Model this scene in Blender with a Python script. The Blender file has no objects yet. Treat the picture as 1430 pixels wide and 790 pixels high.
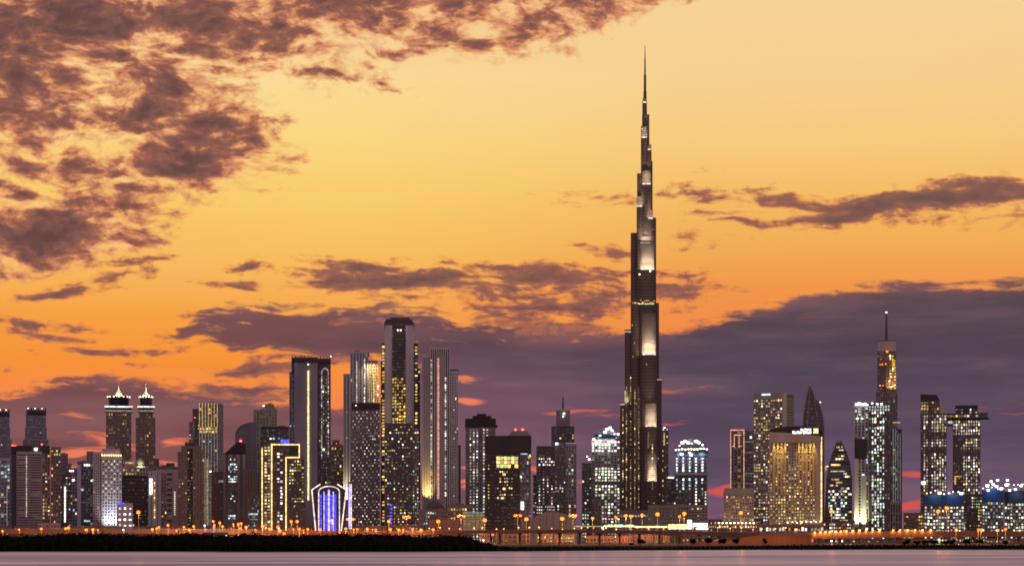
import bpy, bmesh, math, random
from mathutils import Vector, Matrix
random.seed(7)
sc = bpy.context.scene
C = sc.collection
PI = math.pi

# ------------------------------------------------------------------ camera
F = 2832.0            # focal length in photo pixels (photo is 1430 wide)
CAMZ = 12.0           # eye height above the water
HY = 745.0            # photo row of the horizon
cam_d = bpy.data.cameras.new('camera'); cam = bpy.data.objects.new('camera', cam_d); C.objects.link(cam)
cam.location = (0, 0, CAMZ); cam.rotation_euler = (PI/2, 0, 0)
cam_d.sensor_width = 36.0; cam_d.lens = 36.0*F/1430.0
cam_d.shift_y = (HY-395.0)/1430.0
cam_d.clip_start = 1.0; cam_d.clip_end = 60000.0
sc.camera = cam

# ------------------------------------------------------------------ render, exposure
sc.view_settings.view_transform = 'Standard'; sc.view_settings.look = 'None'
sc.view_settings.exposure = 0.0; sc.view_settings.gamma = 1.0
sc.view_settings.use_curve_mapping = False
cy = sc.cycles
cy.use_denoising = True
try: cy.denoiser = 'OPENIMAGEDENOISE'
except Exception: pass
cy.max_bounces = 4; cy.diffuse_bounces = 2; cy.glossy_bounces = 3; cy.transmission_bounces = 2
cy.sample_clamp_indirect = 3.0
cy.caustics_reflective = False; cy.caustics_refractive = False
cy.use_adaptive_sampling = False
cy.filter_width = 1.75

def lin(r, g, b):
    f = lambda c: (c/255.0/12.92) if c <= 10.3 else ((c/255.0+0.055)/1.055)**2.4
    return (f(r), f(g), f(b), 1.0)

# ------------------------------------------------------------------ world: dusk sky with clouds, a function of direction only
w = bpy.data.worlds.new('World'); sc.world = w; w.use_nodes = True
NT = w.node_tree; NT.nodes.clear()
def node(t, **k):
    n = NT.nodes.new(t)
    for a, v in k.items(): setattr(n, a, v)
    return n
def put(sock, v):
    if isinstance(v, bpy.types.NodeSocket): NT.links.new(v, sock)
    else: sock.default_value = v
def M_(op, a, b=0.0, c=0.0, clamp=False):
    n = node('ShaderNodeMath', operation=op, use_clamp=clamp)
    put(n.inputs[0], a)
    if op not in ('SQRT','ARCSINE','ABSOLUTE'): put(n.inputs[1], b)
    if op in ('MULTIPLY_ADD',): put(n.inputs[2], c)
    return n.outputs[0]
add = lambda a, b: M_('ADD', a, b)
sub = lambda a, b: M_('SUBTRACT', a, b)
mul = lambda a, b: M_('MULTIPLY', a, b)
mx = lambda a, b: M_('MAXIMUM', a, b)
mn = lambda a, b: M_('MINIMUM', a, b)
def sstep(v, a, b):
    n = node('ShaderNodeMapRange', interpolation_type='SMOOTHSTEP')
    put(n.inputs[0], v); n.inputs[1].default_value = a; n.inputs[2].default_value = b
    return n.outputs[0]
def lstep(v, a, b):
    n = node('ShaderNodeMapRange', interpolation_type='LINEAR')
    put(n.inputs[0], v); n.inputs[1].default_value = a; n.inputs[2].default_value = b
    return n.outputs[0]
def mixc(f, a, b):
    n = node('ShaderNodeMix', data_type='RGBA')
    put(n.inputs[0], f); put(n.inputs[6], a); put(n.inputs[7], b)
    return n.outputs[2]
def ramp(f, stops, interp='LINEAR'):
    n = node('ShaderNodeValToRGB'); n.color_ramp.interpolation = interp
    el = n.color_ramp.elements
    while len(el) < len(stops): el.new(0.5)
    for e, (p, c) in zip(el, stops): e.position = p; e.color = c
    put(n.inputs[0], f)
    return n.outputs[0]
tc = node('ShaderNodeTexCoord')
sp = node('ShaderNodeSeparateXYZ'); NT.links.new(tc.outputs['Generated'], sp.inputs[0])
AZ = M_('ARCTAN2', sp.outputs[0], sp.outputs[1])           # azimuth, 0 straight ahead
EL = M_('ARCSINE', sp.outputs[2])                          # elevation
S = 1000.0                                                 # milliradians keep the numbers handy
U = mul(AZ, S); V = mul(EL, S)
def P(u, v):   # photo pixel -> (azimuth, elevation) in milliradians
    return (math.atan((u-715)/F)*S, math.atan((HY-v)/math.hypot(F, u-715))*S)
k = S/F        # one photo pixel in milliradians near the centre
comb = node('ShaderNodeCombineXYZ'); NT.links.new(U, comb.inputs[0]); NT.links.new(V, comb.inputs[1])
UV = comb.outputs[0]
def noise(scale, detail=6, rough=0.55, seed=0.0, sx=1.0, sy=1.0, rot=0.0, vec=None, dist=0.0):
    m = node('ShaderNodeMapping'); NT.links.new(vec or UV, m.inputs[0])
    m.inputs['Location'].default_value = (seed*13.7, seed*7.3, seed*3.1)
    m.inputs['Rotation'].default_value = (0, 0, rot)
    m.inputs['Scale'].default_value = (sx*scale, sy*scale, 1)
    n = node('ShaderNodeTexNoise', noise_dimensions='2D')
    NT.links.new(m.outputs[0], n.inputs['Vector'])
    n.inputs['Scale'].default_value = 1.0; n.inputs['Detail'].default_value = detail
    n.inputs['Roughness'].default_value = rough; n.inputs['Distortion'].default_value = dist
    return n
# soft domain warp
wn = noise(0.03, 3, 0.5, 1.0, 0.6, 1.0)
vs = node('ShaderNodeVectorMath', operation='MULTIPLY_ADD')
NT.links.new(wn.outputs['Color'], vs.inputs[0]); vs.inputs[1].default_value = (22, 12, 0); vs.inputs[2].default_value = (-11, -6, 0)
vw = node('ShaderNodeVectorMath', operation='ADD'); NT.links.new(UV, vw.inputs[0]); NT.links.new(vs.outputs[0], vw.inputs[1])
WUV = vw.outputs[0]
ROT = {}
for ang in (-20, -10, -5, 0, 5, 10, 20):      # the same plane turned by a few fixed angles
    m = node('ShaderNodeMapping'); NT.links.new(WUV, m.inputs[0]); m.inputs['Rotation'].default_value = (0, 0, -math.radians(ang))
    va = node('ShaderNodeVectorMath', operation='ADD'); NT.links.new(m.outputs[0], va.inputs[0]); ROT[ang] = va.outputs[0]
def ell(u, v, ru, rv, rot=0.0, wgt=1.0):
    """1 at the centre, 0 on the rim, negative outside"""
    ang = min(ROT, key=lambda q: abs(q-rot)); t = -math.radians(ang)
    pu, pv = P(u, v); ru *= k; rv *= k
    qu, qv = pu*math.cos(t)-pv*math.sin(t), pu*math.sin(t)+pv*math.cos(t)
    m = node('ShaderNodeVectorMath', operation='MULTIPLY_ADD'); NT.links.new(ROT[ang], m.inputs[0])
    m.inputs[1].default_value = (1/ru, 1/rv, 0); m.inputs[2].default_value = (-qu/ru, -qv/rv, 0)
    l = node('ShaderNodeVectorMath', operation='LENGTH'); NT.links.new(m.outputs[0], l.inputs[0])
    return M_('MULTIPLY_ADD', l.outputs['Value'], -wgt, wgt)
def union(lst, start=None):
    r = start
    for e in lst:
        x = ell(*e); r = x if r is None else mx(r, x)
    return mx(r, -1.0)
def edge(pts, v_to=None):
    """a line in the sky, elevation as a function of azimuth, through photo points"""
    n = node('ShaderNodeFloatCurve'); c = n.mapping.curves[0]
    q = [P(u, v) for u, v in pts]
    L, R, T = -260.0, 260.0, 300.0
    ps = [((a-L)/(R-L), b/T) for a, b in q]
    ps = [(0.0, ps[0][1])] + ps + [(1.0, ps[-1][1])] if ps[0][0] > 0.001 else ps
    while len(c.points) < len(ps): c.points.new(0.5, 0.5)
    for p_, (x, y) in zip(c.points, ps): p_.location = (x, y); p_.handle_type = 'AUTO_CLAMPED'
    n.mapping.update()
    put(n.inputs['Value'], lstep(U, L, R))
    return mul(n.outputs[0], T)

# clear sky colour by elevation, two columns (left / right of the view) blended by azimuth
def col(stops):
    T = 300.0
    st = sorted([(P(715, v)[1]/T, lin(*c)) for v, c in stops])
    return ramp(M_('DIVIDE', V, T), st, 'LINEAR')
skyL = col([(0,(240,206,152)),(110,(250,220,152)),(200,(250,214,128)),(300,(249,201,102)),(380,(248,184,90)),(450,(246,160,66)),(510,(247,146,56)),(580,(244,128,78)),(650,(236,108,78)),(745,(190,84,84))])
skyR = col([(0,(246,210,152)),(110,(247,207,144)),(200,(247,203,126)),(280,(244,188,100)),(350,(242,172,84)),(400,(242,152,74)),(460,(242,138,72)),(580,(226,104,78)),(680,(222,88,76)),(745,(196,84,92))])
clear = mixc(sstep(U, P(450,0)[0], P(1050,0)[0]), skyL, skyR)
# slow unevenness of the veil
vn = noise(0.011, 4, 0.5, 4.0, 0.5, 1.6)
clear = mixc(mul(sstep(vn.outputs[0], 0.45, 0.75), 0.10), clear, lin(252, 170, 120))

# ---- cloud decks
f1 = noise(0.042, 9, 0.56, 2.0, 0.62, 1.5, math.radians(-14), WUV).outputs[0]   # billows
f2 = noise(0.036, 9, 0.62, 5.0, 0.42, 3.6, math.radians(2), WUV).outputs[0]      # streaks
f3 = noise(0.16, 6, 0.65, 8.0, 0.6, 1.3, math.radians(-12), WUV).outputs[0]      # small speckle
top = union([(-230,60,260,90,0,1.1),(-180,300,220,60,0,1.0),(110,20,230,60,0,1.1),(20,90,120,110,0,.9),(300,35,190,52,-8,.9),(190,90,120,40,-12,.75),(480,8,190,42,4,.75),
             (640,-10,150,48,0,.8),(742,28,66,40,32,.8),(840,2,90,26,8,.65),(205,152,90,44,20,1.0),(300,165,58,44,25,.75),(270,215,110,52,6,1.0),
             (352,190,34,44,-20,.55),(60,175,110,42,8,.6),(45,232,54,15,-4,.75),(120,235,90,28,-5,.55),(175,263,34,20,10,.7),(20,275,40,14,0,.6),
             (60,325,150,50,8,1.15),(165,335,70,22,14,.7),(400,55,90,22,14,.45),(352,96,62,13,6,.42),(447,104,30,9,0,.45),(560,70,34,6,4,.4),(664,62,24,11,20,.4),(768,58,30,9,-15,.45),(610,40,50,20,15,.5)])
streak = union([(190,366,58,8,8,.6),(160,385,95,10,9,.95),(95,407,70,7,8,.6),(350,375,48,9,0,.8),(345,400,52,7,-2,.85),(40,453,40,9,-6,.6),(100,457,42,9,-3,.6),(80,474,50,9,-6,.6),(110,490,60,6,-6,.7),(45,490,50,4,0,.5),(225,491,62,6,-2,.6),(185,508,20,4,0,.4),(5,517,14,6,0,.6),
                (520,374,130,15,0,.95),(590,392,190,22,-1,1.25),(760,390,160,26,2,1.2),(720,425,170,22,6,.85),(560,412,110,10,-4,.6),(830,420,100,26,4,.7),(700,440,90,16,4,.6),(470,392,70,8,0,.6),(630,372,80,9,0,.7),(960,430,50,10,0,.5),(640,408,150,10,0,.6),(935,402,84,28,-4,1.0),
                (848,352,64,10,-6,.7),(787,281,38,6,-8,.55),(835,279,44,9,-5,.6),(975,268,60,14,-4,.95),(1010,300,70,8,-2,.7),(985,328,34,10,4,.45),(1045,306,78,11,-4,.9),(1085,275,95,17,-8,.55),
                (1200,292,150,24,5,1.3),(1330,280,160,29,7,1.4),(1400,252,110,7,2,.6),(1265,300,120,12,-2,.8),(1430,300,50,12,0,.5),(1140,325,40,4,0,.35),
                (370,520,150,14,5,.8),(330,540,110,12,-4,.55),(410,508,60,9,0,.6)])
# the big bank over the horizon: right half, and lens reaching out to the left
bankR = edge([(-10,700),(560,560),(610,470),(660,458),(720,466),(800,468),(880,462),(950,452),(1015,434),(1090,420),(1115,412),(1170,404),(1240,396),(1330,395),(1440,391)])
bankL = edge([(-10,541),(50,538),(85,526),(130,521),(200,524),(240,535),(300,540),(360,548),(410,556),(470,562),(560,560),(640,562),(1440,562)])
lens = union([(500,462,300,40,-1,1.5),(640,490,150,40,0,1.3),(330,455,130,24,6,.9)])
rg = add(sub(f2, 0.5), mul(sub(f3, 0.5), 0.35)); ragR = mul(rg, 20.0); ragL = mul(rg, 34.0)
mR = sstep(add(sub(bankR, V), ragR), -1.0, 3.5)
mL = sstep(add(sub(bankL, V), ragL), -1.5, 5.0)
mLens = sstep(add(lens, mul(rg, 2.6)), -0.05, 0.40)
bank = mx(mx(mR, mL), mLens)
# openings in the bank, glowing coral
gaps = union([(107,579,40,7,0,1.3),(128,616,58,17,-5,1.5),(105,638,70,12,0,1.3),(60,655,130,12,0,1.1),(240,612,44,14,10,1.2),(240,640,50,12,0,1.3),(655,531,30,7,2,1.1),(652,558,30,7,2,1.3),(652,680,16,26,0,1.2),
              (1010,683,46,10,0,1.5),(1000,712,30,9,0,.5),(925,548,60,4,-1,.6),(840,582,60,6,-6,.9),(940,586,34,7,0,1.2),(1420,577,36,5,-3,.9),(1380,572,22,4,0,.7),(1000,654,26,4,0,.5),(655,660,10,20,0,.5),
              (1275,663,34,9,0,1.0),(1272,703,34,14,0,1.4),(745,655,24,14,0,.9),(822,672,20,10,0,.6),(330,510,60,5,0,.2),(445,585,30,6,0,.5)])
f4 = noise(0.060, 7, 0.6, 15.0, 0.35, 3.0, math.radians(2), WUV).outputs[0]
mG = sstep(add(mul(gaps, 0.8), mul(sub(f4, 0.5), 4.2)), 0.20, 1.0)
bankm = mul(bank, sub(1.0, mul(mG, 0.97)))
# bank colour
bl = ramp(M_('DIVIDE', V, 300.0), sorted([(P(715,v)[1]/300.0, lin(*c)) for v, c in [(400,(106,76,80)),(440,(114,78,80)),(500,(98,74,88)),(560,(116,82,98)),(620,(114,82,100)),(680,(108,78,98)),(745,(120,80,100))]]))
br = ramp(M_('DIVIDE', V, 300.0), sorted([(P(715,v)[1]/300.0, lin(*c)) for v, c in [(400,(94,74,82)),(440,(88,70,80)),(520,(85,70,86)),(600,(92,75,95)),(660,(98,79,102)),(745,(122,88,112))]]))
bl2 = ramp(M_('DIVIDE', V, 300.0), sorted([(P(715,v)[1]/300.0, lin(*c)) for v, c in [(400,(126,84,80)),(520,(114,72,76)),(560,(124,82,84)),(620,(136,86,86)),(680,(150,88,88)),(745,(160,90,88))]]))
bcol = mixc(sstep(U, P(700,0)[0], P(1000,0)[0]), mixc(sstep(U, P(300,0)[0], P(700,0)[0]), bl2, bl), br)
sn = noise(0.022, 6, 0.55, 11.0, 0.35, 2.6, math.radians(2)).outputs[0]
bcol = mixc(mul(sstep(sn, 0.46, 0.74), 0.34), bcol, lin(140, 102, 108))
bcol = mixc(mul(sstep(sn, 0.50, 0.30), 0.30), bcol, lin(72, 56, 70))
bcol = mixc(mul(sstep(f2, 0.54, 0.80), 0.16), bcol, lin(160, 104, 100))
rim = mul(sstep(mx(mx(sub(bankR, V), sub(bankL, V)), mul(lens, 12.0)), 9.0, 0.0), 0.30)
bcol = mixc(rim, bcol, lin(176, 108, 92))
# upper clouds
f5 = noise(0.115, 8, 0.60, 21.0, 0.7, 1.5, math.radians(-24), WUV).outputs[0]
fa = add(add(mul(sub(f1, 0.5), 2.9), mul(sub(f3, 0.5), 1.5)), mul(sub(f5, 0.5), 2.0))
fb = add(add(mul(sub(f2, 0.5), 2.6), mul(sub(f3, 0.5), 1.2)), mul(sub(f5, 0.5), 1.4))
dA = add(M_('MULTIPLY_ADD', top, 1.45, 0.12), fa); dB = add(streak, fb)
mA = sstep(dA, -0.22, 0.80); mB = sstep(dB, -0.10, 0.60)
def cloudcol(d, hi):
    return ramp(lstep(d, -0.2, 1.75), [(0.0, lin(250,190,118)), (0.18, lin(236,156,100)), (0.34, lin(202,124,92)), (0.54, lin(142,88,78)), (0.8, lin(108,72,72)), (1.0, lin(92,62,66))])
cA = cloudcol(dA, 0)
cB = ramp(lstep(dB, -0.15, 1.6), [(0.0, lin(244,152,80)), (0.2, lin(214,124,80)), (0.4, lin(152,94,82)), (0.65, lin(118,78,78)), (1.0, lin(92,66,76))])
# thin bright lining between the billows of the upper deck
lining = mul(sstep(f1, 0.47, 0.36), sstep(top, 0.05, 0.4))
veil = mul(sstep(add(mul(top, 1.6), add(mul(sub(f3, 0.5), 2.6), mul(sub(f1, 0.5), 1.6))), -0.55, 0.75), 0.80)
clear = mixc(veil, clear, mixc(sstep(f3, 0.40, 0.62), lin(246, 180, 116), lin(204, 126, 96)))
colr = mixc(mul(mA, 0.94), clear, cA)
colr = mixc(mul(mul(lining, 0.35), sub(1.0, mA)), colr, lin(255, 214, 150))
coral = mixc(sstep(V, P(715,560)[1], P(715,470)[1]), lin(226,96,80), lin(250,150,70))
under = mixc(mG, colr, coral)
colr = mixc(bankm, mixc(mul(bank, mG), colr, mixc(sstep(U,P(650,0)[0],P(900,0)[0]), lin(236,128,92), lin(212,84,78))), bcol)
colr = mixc(mul(mB, 0.93), colr, cB)
# high sky above the view, and the dusk half of the dome behind the camera
hi = ramp(lstep(EL, 0.25, 1.4), [(0.0, lin(226,184,140)), (0.35, lin(150,128,140)), (1.0, lin(92,92,118))])
colr = mixc(sstep(EL, 0.27, 0.42), colr, hi)
back = ramp(lstep(EL, 0.0, 1.3), [(0.0, lin(220,184,192)), (0.3, lin(226,192,200)), (1.0, lin(132,122,146))])
az_abs = M_('ABSOLUTE', AZ)
colr = mixc(sstep(az_abs, 0.5, 1.5), colr, back)
colr = mixc(sstep(EL, 0.0, -0.01), colr, lin(70, 56, 62))
bg = node('ShaderNodeBackground'); NT.links.new(colr, bg.inputs[0]); bg.inputs[1].default_value = 1.0
wo = node('ShaderNodeOutputWorld'); NT.links.new(bg.outputs[0], wo.inputs[0])
w.cycles.sampling_method = 'MANUAL'; w.cycles.sample_map_resolution = 256

# ------------------------------------------------------------------ materials
MATS = {}
def wallmat(key, rgb, rough=0.75, metal=0.0, spec=0.4, var=0.18, scale=0.05):
    m = bpy.data.materials.new(key); m.use_nodes = True; nt = m.node_tree
    b = nt.nodes['Principled BSDF']
    t = nt.nodes.new('ShaderNodeTexCoord'); mp = nt.nodes.new('ShaderNodeMapping'); mp.inputs['Scale'].default_value = (1, 1, 0.25)
    nt.links.new(t.outputs['Object'], mp.inputs[0])
    n = nt.nodes.new('ShaderNodeTexNoise'); n.inputs['Scale'].default_value = scale; n.inputs['Detail'].default_value = 4
    nt.links.new(mp.outputs[0], n.inputs['Vector'])
    r = nt.nodes.new('ShaderNodeMapRange'); r.inputs[1].default_value = 0.3; r.inputs[2].default_value = 0.7
    r.inputs[3].default_value = 1-var; r.inputs[4].default_value = 1+var; nt.links.new(n.outputs[0], r.inputs[0])
    mu = nt.nodes.new('ShaderNodeVectorMath'); mu.operation = 'SCALE'; mu.inputs[0].default_value = rgb
    nt.links.new(r.outputs[0], mu.inputs['Scale']); nt.links.new(mu.outputs[0], b.inputs['Base Color'])
    b.inputs['Roughness'].default_value = rough; b.inputs['Metallic'].default_value = metal
    b.inputs['Specular IOR Level'].default_value = spec
    MATS[key] = m; return m
def emit(key, rgb, s):
    m = bpy.data.materials.new(key); m.use_nodes = True; nt = m.node_tree; nt.nodes.clear()
    e = nt.nodes.new('ShaderNodeEmission'); e.inputs[0].default_value = (*rgb, 1)
    o = nt.nodes.new('ShaderNodeOutputMaterial'); nt.links.new(e.outputs[0], o.inputs[0])
    # rooms differ a little from one another and from floor to ceiling
    t = nt.nodes.new('ShaderNodeObjectInfo'); g = nt.nodes.new('ShaderNodeNewGeometry')
    n = nt.nodes.new('ShaderNodeTexWhiteNoise'); n.noise_dimensions = '3D'
    sn = nt.nodes.new('ShaderNodeVectorMath'); sn.operation = 'SNAP'; sn.inputs[1].default_value = (2.1, 40, 1.7)
    nt.links.new(g.outputs['Position'], sn.inputs[0]); nt.links.new(sn.outputs[0], n.inputs['Vector'])
    r = nt.nodes.new('ShaderNodeMapRange'); r.inputs[3].default_value = s*0.55; r.inputs[4].default_value = s*1.45
    nt.links.new(n.outputs[0], r.inputs[0]); nt.links.new(r.outputs[0], e.inputs[1])
    m.cycles.emission_sampling = 'NONE'
    MATS[key] = m; return m
wallmat('pale_stone', (0.400, 0.360, 0.360)); wallmat('grey_stone', (0.325, 0.300, 0.312)); wallmat('beige_stone', (0.340, 0.280, 0.220))
wallmat('brown_clad', (0.169, 0.111, 0.091)); wallmat('mauve_clad', (0.288, 0.204, 0.216)); wallmat('lilac_clad', (0.360, 0.320, 0.380))
wallmat('khaki_clad', (0.220, 0.200, 0.160)); wallmat('dark_clad', (0.075, 0.060, 0.068)); wallmat('black_clad', (0.025, 0.020, 0.021))
wallmat('slate_clad', (0.168, 0.154, 0.210)); wallmat('mid_clad', (0.160, 0.138, 0.145)); wallmat('pink_stone', (0.360, 0.250, 0.240))
wallmat('bronze', (0.085, 0.052, 0.043), 0.42, 0.15); wallmat('bronze_pale', (0.300, 0.250, 0.200), 0.5, 0.1)
wallmat('steel', (0.300, 0.300, 0.330), 0.4, 0.7); wallmat('concrete', (0.300, 0.250, 0.210)); wallmat('net_blue', (0.020, 0.065, 0.170), 0.9)
wallmat('dark_net', (0.030, 0.050, 0.090), 0.9); wallmat('gold_paint', (0.450, 0.330, 0.140), 0.5); wallmat('roof_grey', (0.140, 0.130, 0.130))
wallmat('brick_red', (0.300, 0.140, 0.090)); wallmat('asphalt', (0.050, 0.050, 0.050)); wallmat('orange_concrete', (0.15, 0.065, 0.035)); wallmat('facade_panel', (.105, .082, .065), .6); wallmat('violet_clad', (0.320, 0.290, 0.360))
wallmat('glass_dark', (0.026, 0.022, 0.029), 0.18, 0.0, 0.5, 0.5, 0.08); wallmat('glass_blue', (0.030, 0.045, 0.080), 0.15, 0.25, 0.6, 0.4, 0.08)
wallmat('glass_grey', (0.070, 0.065, 0.080), 0.2, 0.4, 0.5, 0.3, 0.06); wallmat('glass_navy', (0.010, 0.016, 0.035), 0.15, 0.1, 0.5, 0.3)
wallmat('glass_brown', (0.065, 0.046, 0.039), 0.2, 0.2, 0.5, 0.4, 0.08); wallmat('rubber', (0.020, 0.020, 0.020)); wallmat('car_white', (0.700, 0.700, 0.700), 0.3)
wallmat('car_dark', (0.040, 0.040, 0.050), 0.3); wallmat('car_red', (0.400, 0.030, 0.030), 0.3); wallmat('bark', (0.080, 0.060, 0.045), 0.9)
for nm, rgb, s in (('warm', (1, .70, .34), 1.0), ('gold', (1, .60, .12), 1.25), ('white', (1, .90, .74), 1.25), ('cool', (.74, .88, 1), 1.2),
                   ('pink', (1, .78, .74), 1.0), ('green', (.78, 1, .62), 1.2), ('amber', (1, .42, .10), 1.0)):
    emit(nm+'_low', rgb, s*0.20); emit(nm, rgb, s*0.60); emit(nm+'_high', rgb, s*1.6)
emit('dim', (.62, .50, .42), 0.12); emit('led_gold', (1, .66, .25), 1.9); emit('led_white', (1, .93, .85), 1.3); emit('led_pink', (1, .74, .68), 1.3); emit('led_blue', (.10, .09, 1), 1.7)
emit('led_violet', (.45, .36, 1), 2.0); emit('led_red', (1, .08, .05), 3.5); emit('lamp_orange', (1, .215, .022), 3.3); emit('lamp_amber', (1, .40, .07), 4.5); emit('lamp_white', (.92, .97, 1), 5.0)
emit('lamp_green', (.75, 1, .7), 10.0); emit('led_teal', (.25, .8, .65), 1.4); emit('sign_white', (1, .93, .93), 2.6); emit('canopy_yellow', (1, .74, .25), 2.6); emit('lamp_red', (1, .06, .03), 9.0)
emit('lamp_warm', (1, .80, .45), 9.0); emit('led_rose', (1, .45, .30), 1.0); emit('led_dim', (.8, .72, .7), 0.28)

# ------------------------------------------------------------------ mesh helpers
class MB:
    def __init__(s): s.par = None; s.v = []; s.f = []; s.m = []; s.mats = []
    def mi(s, mat):
        if mat not in s.mats: s.mats.append(mat)
        return s.mats.index(mat)
    def box(s, x0, x1, y0, y1, z0, z1, mat=None):
        if x1 < x0: x0, x1 = x1, x0
        if z1 < z0: z0, z1 = z1, z0
        i = len(s.v); s.v += [(x0,y0,z0),(x1,y0,z0),(x1,y1,z0),(x0,y1,z0),(x0,y0,z1),(x1,y0,z1),(x1,y1,z1),(x0,y1,z1)]
        s.f += [(i,i+3,i+2,i+1),(i+4,i+5,i+6,i+7),(i,i+1,i+5,i+4),(i+1,i+2,i+6,i+5),(i+2,i+3,i+7,i+6),(i+3,i,i+4,i+7)]
        s.m += [s.mi(mat)]*6; return s
    def prism(s, pts, z0, z1, mat=None, top=None, ztop=None):
        """pts counter-clockwise seen from above; top: other outline at the top; ztop: a height per point"""
        n = len(pts); i = len(s.v); tp = top or pts
        s.v += [(x, y, z0) for x, y in pts] + [(x, y, (ztop[j] if ztop else z1)) for j, (x, y) in enumerate(tp)]
        s.f += [tuple(range(i+n-1, i-1, -1)), tuple(range(i+n, i+2*n))] + [(i+j, i+(j+1) % n, i+n+(j+1) % n, i+n+j) for j in range(n)]
        s.m += [s.mi(mat)]*(n+2); return s
    def cyl(s, cx, cy_, r, z0, z1, r2=None, n=14, mat=None):
        r2 = r if r2 is None else r2
        c = [(math.cos(2*PI*j/n), math.sin(2*PI*j/n)) for j in range(n)]
        return s.prism([(cx+r*a, cy_+r*b) for a, b in c], z0, z1, mat, [(cx+r2*a, cy_+r2*b) for a, b in c])
    def front(s, pts, y0, y1, mat=None):
        """a shape given in the front plane (x,z), counter-clockwise seen from the front, with thickness"""
        n = len(pts); i = len(s.v)
        s.v += [(x, y0, z) for x, z in pts] + [(x, y1, z) for x, z in pts]
        s.f += [tuple(range(i, i+n)), tuple(range(i+2*n-1, i+n-1, -1))] + [(i+(j+1) % n, i+j, i+n+j, i+n+(j+1) % n) for j in range(n)]
        s.m += [s.mi(mat)]*(n+2); return s
    def bar(s, a, b, r, mat=None, n=6):
        a = Vector(a); b = Vector(b); d = (b-a); 
        if d.length < 1e-6: return s
        d.normalize(); u = d.orthogonal().normalized(); w_ = d.cross(u); i = len(s.v)
        for p in (a, b):
            for j in range(n):
                t = 2*PI*j/n; s.v.append(tuple(p+u*(r*math.cos(t))+w_*(r*math.sin(t))))
        s.f += [tuple(range(i+n-1, i-1, -1)), tuple(range(i+n, i+2*n))] + [(i+j, i+(j+1) % n, i+n+(j+1) % n, i+n+j) for j in range(n)]
        s.m += [s.mi(mat)]*(n+2); return s
    def mesh(s, name, mat=None):
        me = bpy.data.meshes.new(name); me.from_pydata(s.v, [], s.f)
        for q in s.mats: me.materials.append(MATS[q or mat])
        if len(s.mats) > 1: me.polygons.foreach_set('material_index', s.m)
        me.update(); return me
    def build(s, name, mat=None, parent=None, loc=None):
        o = bpy.data.objects.new(name, s.mesh(name, mat)); C.objects.link(o)
        if parent: o.parent = parent
        if loc: o.location = loc
        return o
def tag(o, label=None, cat=None, group=None, kind=None):
    for a, b in (('label', label), ('category', cat), ('group', group), ('kind', kind)):
        if b: o[a] = b
    return o
def empty(name, loc, rz=0.0):
    o = bpy.data.objects.new(name, None); C.objects.link(o); o.location = loc; o.rotation_euler = (0, 0, rz); o.empty_display_size = 5
    return o
GZ = 2.0     # the ground stands two metres over the water
def X_(px, Y): return (px-715.0)/F*Y
def Z_(py, Y): return CAMZ + (HY-py)/F*Y
PANE = {}
def pane(mat):
    if mat not in PANE: PANE[mat] = MB().box(-.5, .5, -.5, .5, -.5, .5, mat).mesh('window', mat)
    return PANE[mat]

def pick(pal, lo=0.35, hi=0.12):
    def g():
        r = random.random()
        return pal + ('_low' if r < lo else '_high' if r > 1-hi else '')
    return g
def rnd(p, *pals, lo=0.35, hi=0.12):
    g = [pick(q, lo, hi) for q in pals]; cl = {}
    def f(i, j, n, m):      # flats come in clusters: some stacks are awake, some asleep
        key = (i//3, j//4)
        if key not in cl: cl[key] = (random.choice((.15, .5, 1, 1.5, 2.2)), random.choice(g))
        a, h = cl[key]; return (h if random.random() < .6 else random.choice(g))() if random.random() < p*a else None
    return f
def runs(p, *pals, ln=3, lo=0.35, hi=0.12):
    """lit in vertical or horizontal runs: whole stairs or flats"""
    g = [pick(q, lo, hi) for q in pals]; st = {}
    def f(i, j, n, m):
        key = (i, (j+i*7)//ln)
        if key not in st: st[key] = random.random() < p
        return random.choice(g)() if (st[key] and random.random() < .8) or (not st[key] and random.random() < p*.15) else None
    return f
def rowsrun(p, *pals, ln=3):
    g = [pick(q) for q in pals]; st = {}
    def f(i, j, n, m):
        key = (j, i//ln)
        if key not in st: st[key] = random.choice(g)() if random.random() < p else None
        return st[key]
    return f
none = lambda i, j, n, m: None

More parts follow.
